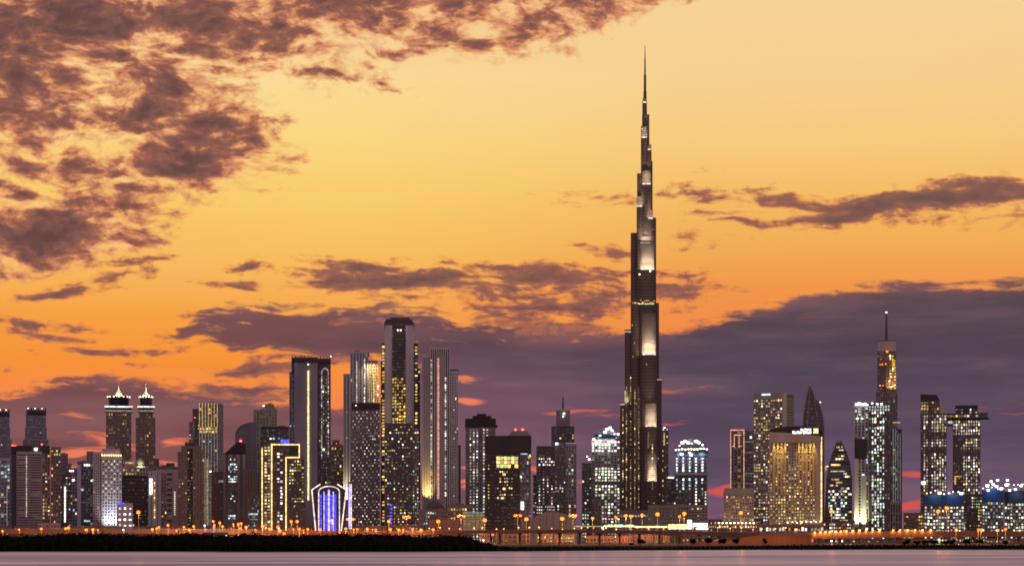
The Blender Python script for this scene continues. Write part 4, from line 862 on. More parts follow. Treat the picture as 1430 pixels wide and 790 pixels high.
# ================================================================== right of the supertall
b = Bld('apartment_tower', 'slab with a rosy neon outline and white line lights left of the speckled tower', 1019, 1055, 2900, 32, 0, cap=40)
b.vol(1020, 1039.5, 600, 756, cols=4, rp=4.4, wall='mauve_clad', glass='glass_navy', pier=.16, span=.12, lit=lambda i, j, n, m: ('gold_low' if i == 2 and random.random() < .7 else None), plant=False)
b.vol(1039.5, 1054, 602, 756, y0=3, cols=4, rp=4.4, wall='mid_clad', glass='glass_grey', pier=.2, span=.25, lit=rnd(.06, 'white', lo=.6), plant=False)
for a in ((1020, 1021, 600, 682), (1038.3, 1039.4, 600, 682), (1020, 1039.4, 599.5, 600.8), (1025, 1026, 607, 625), (1031.5, 1032.5, 607, 625), (1025, 1035.5, 606.5, 607.8), (1040, 1053, 616, 617), (1040, 1053, 631, 632), (1040, 1053, 660, 661), (1040, 1053, 674, 675)): b.strip(*a, 'led_rose' if a[0] < 1039.9 else 'led_dim', -1.2 if a[0] < 1039.9 else 2, 'neon_line')
for a, c, d_ in ((1022, 1025, 622), (1032, 1036, 622)): b.strip(a, c, d_, d_+1, 'led_rose', -1.2, 'neon_line')
b.done()
b = Bld('hotel', 'squat dark green roofed block with warm windows and a lit ground floor', 1010, 1053, 2350, 30, 0, cap=80)
b.vol(1010.5, 1053, 690, 732, cols=13, rp=4.4, wall='beige_stone', glass='glass_dark', pier=.45, span=.4, lit=rnd(.38, 'warm', 'gold', 'warm', lo=.5), roof=False, plant=False)
m = b.part('roof', 'khaki_clad'); m.prism([(b.x(1009.5), -1), (b.x(1054), -1), (b.x(1054), 31), (b.x(1009.5), 31)], b.z(690), b.z(681), None, [(b.x(1012), 2), (b.x(1054), 2), (b.x(1054), 28), (b.x(1012), 28)])
b.vol(1003, 1062, 731, 757, y0=-4, d=30, cols=16, rp=4.6, wall='brown_clad', lit=lambda i, j, n, m: pick('warm', .1, .4)() if j == 0 and random.random() < .75 else ('amber_low' if random.random() < .3 else None), plant=False)
for q in range(10): b.lamp(1004+q*5.4, 729.8, -4.8, 'lamp_warm', .9, 'roof_light')
b.done()
b = Bld('apartment_tower', 'tall speckled tower full of warm windows under a pale framed top', 1052, 1100, 2600, 36, -20, cap=100)
b.vol(1052, 1095.5, 549.5, 756, cols=13, rp=4.1, wall='khaki_clad', glass='glass_dark', pier=.3, span=.34, cap_h=7, plant=False, side=none,
      lit=lambda i, j, n, m: (pick(random.choice(['warm', 'warm', 'gold', 'white']), .35, .12)() if random.random() < (.52 if i < 6 or j < 14 else .35) else None))
for a in ((1064, 1076, 549.5, 551.3),): b.strip(*a, 'cool_high', -1)
b.box('pier', 'beige_stone', 1093, 1096, 549, 756, -1.2, 8, own=True); b.done()
b = Bld('skyscraper', 'dark sail shaped tower with a pointed tip behind the gold lit hotel', 1120, 1152, 3000, 26, 0, cap=40)
L = [(1120.5, 756), (1151, 756), (1151, 596), (1150, 584), (1147.8, 573), (1145, 565), (1142.5, 559.5), (1140.8, 557), (1139.6, 560), (1137.6, 553), (1135.2, 546.5), (1133, 541), (1131, 536.5), (1129.3, 541), (1127.2, 549), (1125, 559.5), (1123, 571), (1121.6, 583), (1120.8, 598)]
b.own('glazing', 'glass_dark').front([(b.x(a), b.z(c)) for a, c in L], 0, 22)
m = b.part('rib', 'mauve_clad')
for p, q in zip(L[2:-1], L[3:]): m.bar((b.x(p[0]), -.5, b.z(p[1])), (b.x(q[0]), -.5, b.z(q[1])), .8)
m.bar((b.x(1131.4), -.5, b.z(539)), (b.x(1127), -.5, b.z(598)), .6); m.bar((b.x(1136.5), -.5, b.z(552)), (b.x(1143), -.5, b.z(598)), .5)
sp_ = b.part('floor_band', 'mid_clad')
for v in range(560, 600, 5): sp_.box(b.x(1124.5), b.x(1147), -.3, .2, b.z(v+.8), b.z(v))
for px, v in ((1130, 562), (1133, 570), (1128, 575), (1135, 583), (1141, 578), (1127, 588)): b.win(b.x(px), -.6, b.z(v), 1.6, 1.4, 'warm_low')
b.lamp(1145.5, 561.5, -.8, 'lamp_warm', .7); b.own('beacon', 'lamp_red').cyl(b.x(1131.4), 5, .7, b.z(538), b.z(536), .5, 8); b.done()
b = Bld('hotel', 'broad hotel with gold uplit columns at the top and a white roof sign', 1074, 1150, 2340, 40, 0, cap=100)
b.vol(1075, 1138.5, 617, 733, cols=17, rp=4.3, wall='beige_stone', glass='glass_brown', pier=.42, span=.36, roof=False, plant=False, side=none,
      lit=lambda i, j, n, m: ((pick(random.choice(['warm', 'gold']), .3, .12)() if random.random() < min(.8, .22+.028*j) else None)))
b.box('pier', 'beige_stone', 1138.5, 1146, 610, 733, -1.0, 38, own=True); b.box('pier', 'beige_stone', 1073.8, 1076, 606, 733, -1.2, 38, own=True)
m = b.own('upper_storey', 'beige_stone'); m.front([(b.x(1074), b.z(617.6)), (b.x(1147), b.z(617.6)), (b.x(1147), b.z(609)), (b.x(1120), b.z(606)), (b.x(1095), b.z(603.6)), (b.x(1074), b.z(602.5))], -1.6, 38)
m = b.own('roof_fin', 'black_clad'); m.front([(b.x(1074), b.z(603)), (b.x(1095), b.z(604)), (b.x(1120), b.z(606.4)), (b.x(1147), b.z(609)), (b.x(1149.5), b.z(602)), (b.x(1142), b.z(597.5)), (b.x(1120), b.z(594.6)), (b.x(1100), b.z(595)), (b.x(1085), b.z(596.5)), (b.x(1074), b.z(600))], -1.2, 20)
for i in range(4): b.light(1081+i*5.2, 619.5, -2.6, 800, (1, .64, .18), (2.0, .8), (0, .12, -1), 45)
for i in range(5): b.light(1116+i*5.1, 619.5, -2.6, 800, (1, .64, .18), (2.0, .8), (0, .12, -1), 45)
for i in range(4): m = b.own('column', 'gold_paint'); m.box(b.x(1079.8+i*5.2), b.x(1082.2+i*5.2), -1.3, 0, b.z(690), b.z(618)); b.strip(1080.2+i*5.2, 1081.8+i*5.2, 618.6, 632, 'gold', -1.6, 'column_light')
for i in range(5): m = b.own('column', 'gold_paint'); m.box(b.x(1114.8+i*5.1), b.x(1117.2+i*5.1), -1.3, 0, b.z(690), b.z(618)); b.strip(1115.2+i*5.1, 1116.8+i*5.1, 618.6, 632, 'gold', -1.6, 'column_light')
b.strip(1146.2, 1147.8, 610, 728, 'led_gold', -1.2); b.box('wall', 'brown_clad', 1146, 1149, 605, 733, .2, 30)
# sign: two short lines of white letters (too small to read) and a square emblem
def letters(px0, px1, v0, v1, n, mat='sign_white'):
    m = b.own('lettering', mat); w_ = (px1-px0)/n
    for i in range(n):
        a = px0+i*w_; st = w_*.26
        m.box(b.x(a), b.x(a+st), -1.9, -1.5, b.z(v1), b.z(v0+(.5 if i % 3 == 1 else 0)))
        if i % 2 == 0: m.box(b.x(a), b.x(a+w_*.78), -1.95, -1.45, b.z(v0+(v1-v0)*.22), b.z(v0))
        if i % 3 != 1: m.box(b.x(a+w_*.54), b.x(a+w_*.78), -1.9, -1.5, b.z(v1), b.z(v0))
        if i % 2 == 1: m.box(b.x(a), b.x(a+w_*.78), -1.95, -1.45, b.z(v1), b.z(v1-(v1-v0)*.22))
        m.box(b.x(a), b.x(a+w_*.7), -1.96, -1.44, b.z((v0+v1)/2+.25), b.z((v0+v1)/2-.25))
letters(1106.8, 1133.3, 601.6, 605.4, 9); letters(1118, 1133.3, 598.2, 600.8, 6); b.strip(1135.8, 1142.6, 598.2, 605, 'warm_high', -1.7, 'emblem')
b.vol(1060, 1150, 733, 757, y0=-5, d=30, cols=20, rp=7, wall='brown_clad', pier=.2, span=.25, lit=lambda i, j, n, m: (pick('white', .1, .3)() if j == 0 and random.random() < .75 else pick('amber')() if random.random() < .5 else None), plant=False)
for q in range(8): b.lamp(1100+q*6.5, 728.5+random.uniform(-1, 1), -5.6, 'lamp_warm', .8, 'roof_light')
b.done()
b = Bld('skyscraper', 'tapering dark tower with two horns and uneven bright floors', 1150, 1191, 2700, 34, 0, cap=100)
segs = [(1149.5, 1190, 756, 1154, 1190, 668), (1154, 1190, 668, 1158, 1187, 645), (1158, 1187, 645, 1163, 1182, 630), (1163, 1182, 630, 1168, 1176.5, 617)]
m = b.own('glazing', 'glass_dark')
for a0, a1, v0, c0, c1, v1 in segs: m.prism([(b.x(a0), 0), (b.x(a1), 0), (b.x(a1), 30), (b.x(a0), 30)], b.z(v0), b.z(v1), None, [(b.x(c0), 3), (b.x(c1), 3), (b.x(c1), 27), (b.x(c0), 27)])
h = b.part('horn', 'dark_clad')
for px, s_ in ((1169, 1), (1175, -1)): h.prism([(b.x(px-1.6), 6), (b.x(px+1.6), 6), (b.x(px+1.6), 20), (b.x(px-1.6), 20)], b.z(620), b.z(613.5), None, [(b.x(px-.3+s_*.8), 11), (b.x(px+.3+s_*.8), 11), (b.x(px+.3+s_*.8), 14), (b.x(px-.3+s_*.8), 14)])
def edge_at(v):
    for a0, a1, v0, c0, c1, v1 in segs:
        if v1 <= v <= v0: t = (v0-v)/(v0-v1); return a0+(c0-a0)*t, a1+(c1-a1)*t, 3*t
    return 1169, 1175, 3
fb = b.part('floor_band', 'mid_clad'); v = 622
while v < 736:
    l_, r_, yy = edge_at(v); l2, r2, y2 = edge_at(min(v+3.4, 755)); fb.box(b.x(l_), b.x(r_), yy-.35 if yy < 2.9 else 2.4, yy+1.2, b.z(v+.55), b.z(v-.55))
    if v < 650: fb.box(b.x(l_), b.x(r_), 0.2, 3, b.z(v+.4), b.z(v-.4))
    if random.random() < (.62 if v < 640 or v > 655 else .3):
        c = random.uniform(l_+3, r_-4); n = random.randint(2, 6)
        for q in range(n):
            if c+q*2.2 < r_-1.5 and random.random() < .9: b.win(b.x(c+q*2.2), min(yy, 3)-.5 if v > 650 else -.1, b.z(v+2.0), 2.0, 2.0, pick(random.choice(['warm', 'green', 'gold', 'white']), .15, .3)())
    if 680 < v < 722:
        for q in range(9):
            if random.random() < .55: b.win(b.x(1158+q*2.9), -.5, b.z(v+2.0), 2.2, 2.2, pick(random.choice(['white', 'green', 'cool']), .25, .3)())
    v += 4.1
b.strip(1160, 1180, 657, 658.2, 'green', -.6); b.strip(1153.5, 1157, 650, 651.2, 'warm_high', -.6); b.strip(1152, 1154, 651, 657, 'gold', -.6); b.done()
b = Bld('low_building', 'low row of shops with lines of warm light below the horned tower', 1150, 1192, 2380, 20, 0, cap=60)
b.vol(1150, 1194, 728, 757, cols=16, rp=4.5, wall='brown_clad', pier=.2, span=.3, lit=rnd(.5, 'warm', 'amber', 'white', hi=.3), plant=False); b.done()
# lit white tower, left of the tall spired tower
b = Bld('apartment_tower', 'tower with brilliant white window columns and floodlights on its roof', 1192, 1244, 2550, 36, 0, cap=100)
b.vol(1192.5, 1213, 566, 757, y0=1, cols=4, rp=4.2, wall='grey_stone', glass='glass_dark', pier=.3, span=.25, plant=False,
      lit=lambda i, j, n, m: ('white' if j < 3 and random.random() < .5 else pick('cool', .3)() if i > 1 and random.random() < .2 else None))
b.box('wall', 'black_clad', 1193.5, 1211, 612, 640, .2, 6); b.box('pier', 'beige_stone', 1193, 1199, 640, 736, -.6, 6, own=True); b.box('pier', 'beige_stone', 1204, 1210, 664, 736, -.6, 6, own=True)
b.vol(1213, 1243, 564, 757, cols=8, rp=4.2, wall='dark_clad', glass='glass_dark', pier=.36, span=.16, plant=False,
      lit=lambda i, j, n, m: (random.choice(['green', 'cool']) if j < 2 else pick(random.choice(['cool', 'white', 'green']), .1, .35)() if (1 <= i <= 5 and random.random() < .72) else ('green_low' if random.random() < .08 else None)))
b.light(1201, 736, -6, 22000, (.9, 1, .6), (12, 1.5), (0, .15, 1), 90)
for px, v, r in ((1196, 564, 1.8), (1200, 563, 2.0), (1204, 564, 1.8), (1208, 563.5, 1.6), (1211, 565, 1.2), (1218, 563, 1.2), (1225, 564, 1.3), (1231, 564, 1.4), (1197, 584, 1.2), (1204, 584, 1.0)): b.lamp(px, v, -.8, 'lamp_white' if v < 570 else 'lamp_green', r)
b.done()
b = Bld('skyscraper', 'very tall slender tower with mast and amber lit upper floors', 1222, 1261, 2850, 34, 0, cap=100)
b.vol(1225, 1251.5, 476, 560, y0=2, cols=8, rp=4.2, wall='brown_clad', glass='glass_brown', pier=.25, span=.3, cap_h=6, plant=False,
      lit=lambda i, j, n, m: (pick('amber', .3, .2)() if i > 4 and 2 < j < 15 and random.random() < .6 else pick('gold', .2, .3)() if i > 4 and 2 < j < 15 and random.random() < .6 else ('warm_low' if random.random() < .08 else None)))
b.box('upper_storey', 'bronze_pale', 1225.3, 1251.2, 476.3, 490, 1, 3); b.box('wall', 'glass_dark', 1228, 1237, 508, 541, .8, 3)
b.vol(1223, 1253.5, 548, 756, cols=9, rp=4.2, wall='mid_clad', glass='glass_dark', pier=.42, span=.1, plant=False, lit=rnd(.10, 'warm', 'green', lo=.6))
b.vol(1253.5, 1259.5, 600, 756, y0=6, d=22, cols=2, rp=4.2, wall='dark_clad', plant=False)
b.mast(1237.8, 434, 476, 12, 2.3, 'dark_clad'); b.own('beacon', 'sign_white').cyl(b.x(1237.8), 12, 1.4, b.z(435.5), b.z(434), 1.4, 8)
for px, v, r in ((1239, 491, 2.0), (1243, 497, 1.3), (1229, 509, 1.2), (1232, 508.5, 1.5), (1237, 508, 1.3), (1229, 538, 1.2), (1233, 538, 1.2), (1244, 526, 1.0), (1247, 515, 1.0), (1245, 540, 1.2), (1242, 532, 1.0), (1248, 590, 1.0)): b.lamp(px, v, 0, 'lamp_orange' if px < 1240 else 'lamp_warm', r*.8, 'work_lamp')
b.strip(1247, 1257, 589, 590.6, 'warm', -1); b.light(1244, 545, -4, 7000, (1, .6, .2), (4, 1), (0, .3, 1)); b.strip(1246, 1250, 502, 516, 'gold', .6)
for q in range(4): b.strip(1247+q*3.2, 1247.8+q*3.2, 605 if q > 1 else 598, 735, 'led_dim', -.6 if q < 2 else 5.4)
b.vol(1243, 1258, 702, 756, y0=-4, d=20, cols=4, rp=12, wall='beige_stone', pier=.4, span=.1, lit=rnd(.3, 'warm', lo=.7), plant=False); b.done()
# twin residential towers joined by a sky bridge
b = Bld('apartment_tower', 'warm lit tower with slanting roof corner, joined to its neighbour by the sky bridge', 1285, 1323, 2700, 36, 0, cap=100)
def l(i, j, n, m):
    if j in (6, 7, 11, 12) : return 'warm_low' if random.random() < .2 else None
    if j in (26, 27, 28, 29): return 'amber_low' if random.random() < .2 else None
    return pick(random.choice(['warm', 'pink', 'pink', 'white']), .4, .14)() if random.random() < (.86 if j < 26 else .4) and i not in (0, 3) else None
b.vol(1285.5, 1322, 577, 756, cols=10, rp=4.1, wall='dark_clad', glass='glass_brown', pier=.38, span=.15, lit=l, plant=False, roof=False)
b.vol(1285.5, 1312, 558, 577, y0=0, cols=7, rp=4.1, wall='dark_clad', glass='glass_brown', pier=.24, span=.26, lit=rnd(.7, 'warm', 'gold', lo=.3), plant=False, roof=False)
m = b.own('upper_storey', 'black_clad'); m.front([(b.x(1285.3), b.z(558.5)), (b.x(1312), b.z(558.5)), (b.x(1308), b.z(551)), (b.x(1285.3), b.z(550))], -.3, 34)
m = b.own('sloped_roof', 'bronze_pale'); m.front([(b.x(1311.8), b.z(577.3)), (b.x(1322), b.z(577.3)), (b.x(1316), b.z(563)), (b.x(1311.8), b.z(559))], .2, 33); b.done()
b = Bld('apartment_tower', 'warm lit tower that carries the long cantilevered sky bridge on its roof', 1330, 1370, 2700, 36, 0, cap=100)
def l2(i, j, n, m):
    if j in (5, 10, 11): return None
    if 28 <= j <= 33: return None
    if i < 4 and j > 5: return 'gold_low' if random.random() < .1 else None
    return pick(random.choice(['warm', 'pink', 'pink', 'white']), .4, .14)() if random.random() < .82 else None
b.vol(1330.5, 1369, 585, 756, cols=11, rp=4.1, wall='dark_clad', glass='glass_brown', pier=.38, span=.15, lit=l2, plant=False)
b.vol(1334, 1365, 568, 577, y0=3, d=28, cols=8, rp=4.2, wall='black_clad', glass='glass_dark', lit=rnd(.25, 'white', 'cool', hi=.4), plant=False); b.box('upper_storey', 'black_clad', 1334, 1365.5, 565.5, 569, 2.6, 29)
for a in ((1333, 1335, 665, 676), (1333, 1343, 664, 665.5)): b.strip(*a, 'gold', -.8)
b.done()
b = Bld('sky_bridge', 'long thin bridge spanning high between the two warm lit towers and jutting out', 1320, 1382, 2700, 18, 0, cap=60)
m = b.own('deck', 'black_clad'); m.box(b.x(1318.5), b.x(1381), -2, 16, b.z(585), b.z(583)); b.own('roof', 'dark_clad').box(b.x(1322.5), b.x(1380), -1.5, 15.5, b.z(578), b.z(576.4)); b.own('glazing', 'glass_brown').box(b.x(1322.5), b.x(1379), -.6, 14.5, b.z(583), b.z(578))
b.own('truss', 'bronze').box(b.x(1322.5), b.x(1330.3), -1, 14, b.z(594), b.z(585.2))
for q in range(14): 
    if q not in (8, 9) and q < 11: b.win(b.x(1324+q*4), -.9, b.z(580.5), 2.6, 2.4, random.choice(['warm', 'pink', 'warm_high', 'gold_low', 'pink_low']))
b.win(b.x(1327), -1.2, b.z(589), 6, 3.5, 'pink'); b.done()
b = netted('unfinished_block', 'low netted block in blue sheeting with white lit frames before the slanted roof tower', 1290, 1347, 688, 2350, (2, 17), 14, 9, 'white', .72, group='netted blocks at the right end', rp=4.6)
b.light(1305, 686, -5, 600, (.85, .95, 1), (10, 2), (0, .3, -1)); b.light(1330, 686, -5, 600, (.85, .95, 1), (10, 2), (0, .3, -1)); b.lamp(1289.5, 674, -2, 'lamp_white', 2.6); b.part('scaffold', 'steel').bar((b.x(1291.5), 1, b.z(674)), (b.x(1291.5), 1, b.z(700)), .3); b.done()
b = Bld('apartment_block', 'yellow windowed block squeezed between the two blue netted blocks', 1347, 1372, 2420, 26, 0, cap=80)
b.vol(1347.5, 1371.5, 691, 757, cols=8, rp=4.4, wall='dark_clad', lit=rnd(.6, 'gold', 'green', 'warm', lo=.4)); b.done()
b = netted('unfinished_block', 'netted block with strong blue light left of the corner block', 1371, 1402, 681, 2400, (2, 18), 8, 6, 'cool', .6, group='netted blocks at the right end', rp=4.6, yl=False)
for px, v in ((1384, 672), (1387, 676), (1392, 679), (1380, 684)): b.lamp(px, v, -1.5, 'lamp_white', 1.7)
b.light(1385, 680, -6, 900, (.45, .65, 1), (10, 2), (0, .3, -1)); b.done()
b = netted('unfinished_block', 'dark netted corner block at the right edge with yellow and white lamps', 1402, 1446, 677, 2400, (8, 24), 11, 8, 'white', .66, group='netted blocks at the right end', netmat='dark_net', rp=4.6)
for px, v in ((1407, 670), (1393, 670), (1426, 678), (1418, 683), (1410, 684)): b.lamp(px, v, -1.5, 'lamp_white', 1.7)
b.light(1420, 684, -6, 500, (.8, .9, 1), (10, 2), (0, .3, -1)); b.done()
b = Bld('low_building', 'low amber lit building in the gap before the right hand towers', 1262, 1290, 2450, 22, 0, cap=40)
b.vol(1262, 1292, 717, 757, cols=9, rp=4.8, wall='brown_clad', pier=.15, span=.4, lit=rnd(.6, 'amber', 'gold', lo=.4), plant=False); b.done()
b = Bld('low_building', 'small dark kiosk block with lamps in the gap right of the netted tower', 988, 1008, 2500, 18, 0, cap=20)
b.vol(989, 1009, 726, 757, cols=7, rp=5, wall='brown_clad', lit=rnd(.3, 'warm', 'amber'), plant=False); b.done()

# ================================================================== water, ground, shore
def simple(key, build):
    m = bpy.data.materials.new(key); m.use_nodes = True; build(m.node_tree, m.node_tree.nodes['Principled BSDF']); MATS[key] = m
def water_(nt, b):
    nt.nodes.remove(b); out = nt.nodes['Material Output']
    t = nt.nodes.new('ShaderNodeTexCoord'); mp = nt.nodes.new('ShaderNodeMapping'); mp.inputs['Scale'].default_value = (.008, .022, 1); nt.links.new(t.outputs['Object'], mp.inputs[0])
    n = nt.nodes.new('ShaderNodeTexNoise'); n.inputs['Detail'].default_value = 4; n.inputs['Scale'].default_value = 1; nt.links.new(mp.outputs[0], n.inputs['Vector'])
    d = nt.nodes.new('ShaderNodeBsdfDiffuse')
    m3 = nt.nodes.new('ShaderNodeMapping'); m3.inputs['Scale'].default_value = (.0030, .011, 1); nt.links.new(t.outputs['Object'], m3.inputs[0])
    n3 = nt.nodes.new('ShaderNodeTexNoise'); n3.inputs['Detail'].default_value = 3; n3.inputs['Scale'].default_value = 1; nt.links.new(m3.outputs[0], n3.inputs['Vector'])
    cr = nt.nodes.new('ShaderNodeValToRGB'); cr.color_ramp.elements[0].color = (.30, .28, .38, 1); cr.color_ramp.elements[1].color = (.90, .78, .76, 1); cr.color_ramp.elements[0].position = .36; cr.color_ramp.elements[1].position = .66  # mauve to pale bands: uneven sky reflection painted into the diffuse colour
    nt.links.new(n3.outputs[0], cr.inputs[0]); nt.links.new(cr.outputs[0], d.inputs[0])
    g = nt.nodes.new('ShaderNodeBsdfGlossy'); g.inputs[0].default_value = (.62, .56, .70, 1); g.inputs['Roughness'].default_value = .30
    r = nt.nodes.new('ShaderNodeMapRange'); r.inputs[1].default_value = .35; r.inputs[2].default_value = .65; r.inputs[3].default_value = .16; r.inputs[4].default_value = .46
    nt.links.new(n.outputs[0], r.inputs[0]); x = nt.nodes.new('ShaderNodeMixShader'); nt.links.new(r.outputs[0], x.inputs[0]); nt.links.new(d.outputs[0], x.inputs[1]); nt.links.new(g.outputs[0], x.inputs[2])
    nt.links.new(x.outputs[0], out.inputs[0])
simple('water', water_)
def ground_(nt, b):
    b.inputs['Roughness'].default_value = .95; b.inputs['Specular IOR Level'].default_value = .1
    t = nt.nodes.new('ShaderNodeTexCoord'); n = nt.nodes.new('ShaderNodeTexNoise'); n.inputs['Scale'].default_value = .02; n.inputs['Detail'].default_value = 6; nt.links.new(t.outputs['Object'], n.inputs['Vector'])
    r = nt.nodes.new('ShaderNodeValToRGB'); r.color_ramp.elements[0].color = (.05, .04, .03, 1); r.color_ramp.elements[1].color = (.16, .12, .085, 1)
    r.color_ramp.elements[0].position = .35; r.color_ramp.elements[1].position = .65
    nt.links.new(n.outputs[0], r.inputs[0]); nt.links.new(r.outputs[0], b.inputs['Base Color'])
simple('ground', ground_)
def mud_(nt, b):
    b.inputs['Base Color'].default_value = (.010, .008, .006, 1); b.inputs['Roughness'].default_value = .95; b.inputs['Specular IOR Level'].default_value = .05
simple('mud', mud_)
def leaf_(nt, b):
    t = nt.nodes.new('ShaderNodeNewGeometry'); n = nt.nodes.new('ShaderNodeTexNoise'); n.inputs['Scale'].default_value = .35; nt.links.new(t.outputs['Position'], n.inputs['Vector'])
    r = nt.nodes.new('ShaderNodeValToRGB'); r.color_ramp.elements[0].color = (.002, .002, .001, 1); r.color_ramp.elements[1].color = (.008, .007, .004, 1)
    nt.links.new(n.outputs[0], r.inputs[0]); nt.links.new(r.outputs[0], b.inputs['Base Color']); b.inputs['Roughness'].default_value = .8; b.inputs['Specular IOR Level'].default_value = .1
simple('leaf', leaf_)
m = MB(); m.v = [(-14000, -3000, 0), (14000, -3000, 0), (14000, 1900, 0), (-14000, 1900, 0)]; m.f = [(0, 1, 2, 3)]; m.m = [m.mi('water')]
tag(m.build('water'), kind='structure')
def shore(X):     # distance of the waterline
    px = X/1450.0*F+715
    base = 1362+14*math.sin(px*.011)+8*math.sin(px*.031)
    t = min(1, max(0, (px-640)/420)); return base+t*t*(3-2*t)*170
N = 160; m = MB(); xs = [-12000, -4000]+[-1000+2000*i/N for i in range(N+1)]+[4000, 12000]
for X in xs:
    s0 = shore(max(-1000, min(1000, X)))
    m.v += [(X, s0, -.4), (X, s0+5, .5), (X, s0+20, 1.2), (X, s0+60, 1.7)]
    m.v += [(X, 1750, GZ), (X, 1850, GZ), (X, 40000, GZ)]
for i in range(len(xs)-1):
    for j in range(6): a = i*7+j; m.f.append((a, a+7, a+8, a+1)); m.m.append(m.mi('mud' if j < 4 else 'ground'))
tag(m.build('ground'), kind='structure')

# ---- mangrove thicket along the near shore: one mass of foliage
def top_row(px):      # silhouette of the thicket
    pts = [(-60, 744), (0, 744.5), (18, 747), (45, 745), (75, 743.5), (120, 742), (160, 743), (200, 745.5), (235, 743), (262, 741.5), (290, 744.5), (330, 745), (350, 743), (385, 746), (425, 745.5), (455, 743.5), (490, 743), (530, 743.5), (560, 743.5), (580, 746.5), (592, 748), (610, 747), (640, 745.5), (652, 747), (664, 752), (676, 757), (690, 761), (720, 763.5), (780, 762.5), (850, 763), (900, 764), (1000, 762.5), (1100, 760.5), (1200, 759.5), (1300, 760), (1440, 760)]
    for (a, c), (d, e) in zip(pts, pts[1:]):
        if a <= px <= d: return c+(e-c)*(px-a)/(d-a)
    return 745
def thicket(name, label, p0, p1, rows, leafn, size, kind='stuff'):
    m = MB(); R = random.Random(5)
    for r_ in range(rows):
        step = 5.0 if name == 'mangrove_thicket' else 9.0; px = p0
        while px < p1:
            Y = shore(X_(px, 1450))+10+r_*9+R.uniform(-3, 3); X = X_(px, Y); full = Z_(top_row(px)-3.0, Y)
            fr = 0.55+.45*(r_/(rows-1)) if rows > 1 else 1; H = max(1.4, (full-1)*fr*R.uniform(.86, 1.03)); rad = min(H*.55, R.uniform(2.6, 5.2) if rows > 3 else 2.2)
            if r_ < rows-1: H = min(H, full*.97)
            for q in range(leafn):
                t = R.uniform(0, 2*PI); u = R.uniform(-1, 1); rr = R.uniform(.55, 1.06); s_ = math.sqrt(1-u*u)
                c = Vector((X+rad*rr*s_*math.cos(t), Y+rad*rr*s_*math.sin(t), 1+max(.3, (H-1)*(.52+.48*u*rr))))
                a = Vector((R.uniform(-1, 1), R.uniform(-1, 1), R.uniform(-1, 1))).normalized()*size*R.uniform(.6, 1.4); b_ = a.orthogonal().normalized()*size*R.uniform(.5, 1.1)
                i = len(m.v); m.v += [tuple(c-a), tuple(c+b_), tuple(c+a), tuple(c-b_)]; m.f.append((i, i+1, i+2, i+3)); m.m.append(m.mi('leaf'))
            m.cyl(X, Y, rad*.62, .5, 1+(H-1)*.86, rad*.30, 7, 'leaf')
            px += step*R.uniform(.7, 1.3)*(.5 if rows > 3 else .6)
    return tag(m.build(name), kind=kind)
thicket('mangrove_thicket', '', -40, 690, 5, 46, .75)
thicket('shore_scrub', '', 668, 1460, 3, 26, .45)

# ================================================================== viaduct and embankment
def edge_row(px):     # the bright upper edge of the deck
    pts = [(-60, 738.6), (100, 738.2), (300, 738.8), (420, 740.2), (520, 741.6), (600, 741), (680, 739.6), (800, 738.8), (900, 740.2), (1000, 742.3), (1100, 743.6), (1180, 743.2), (1300, 741.2), (1450, 741.2)]
    for (a, c), (d, e) in zip(pts, pts[1:]):
        if a <= px <= d: return c+(e-c)*(px-a)/(d-a)
    return 741
VY = lambda px: 2010 - (60*math.sin((px-500)/950*PI) if px > 500 else 0)
via = empty('viaduct', (0, VY(900), GZ)); tag(via, 'long low concrete viaduct lit orange, running behind the whole shore', 'viaduct')
def rail_(name, mat, z0, z1, y0, y1, a=-45, c=1455, st=15, dep=None):
    m = MB(); px = a; prev = None
    while px <= c:
        Y = VY(px); X = X_(px, Y); z = Z_(edge_row(px), Y)-GZ; d0 = dep(px) if dep else 0
        cur = [(X, Y+y0-VY(900), z+z0-d0), (X, Y+y1-VY(900), z+z0-d0), (X, Y+y1-VY(900), z+z1), (X, Y+y0-VY(900), z+z1)]
        i = len(m.v); m.v += cur
        if prev is not None:
            for q in range(4): m.f.append((prev+q, i+q, i+(q+1) % 4, prev+(q+1) % 4)); m.m.append(m.mi(mat))
        else: m.f.append((i, i+3, i+2, i+1)); m.m.append(m.mi(mat))
        prev = i; px += st
    m.f.append((prev, prev+1, prev+2, prev+3)); m.m.append(m.mi(mat))
    return m.build(name, mat, via)
deep = lambda px: 1.2 if px < 560 else 0.0 if px < 985 else min(2.4, (px-985)/40*2.4)
rail_('deck', 'orange_concrete', -3.2, -1.2, 0, 22, dep=deep)
rail_('parapet', 'orange_concrete', -1.19, 0, 0, .5); rail_('parapet', 'orange_concrete', -1.19, 0, 21.5, 22)
rail_('handrail', 'steel', .35, .5, .1, .25)
for px in range(-30, 1450, 28):
    Y = VY(px); X = X_(px, Y); z = Z_(edge_row(px), Y)-GZ-3.3-deep(px)
    MB().box(-1.1, 1.1, -1, 1, 0, z-1).prism([(-1.1, -1), (1.1, -1), (1.1, 1), (-1.1, 1)], z-1, z+.15, None, [(-3.4, -3), (3.4, -3), (3.4, 3), (-3.4, 3)]).build('pier', 'orange_concrete', via, (X, Y+11-VY(900), 0))
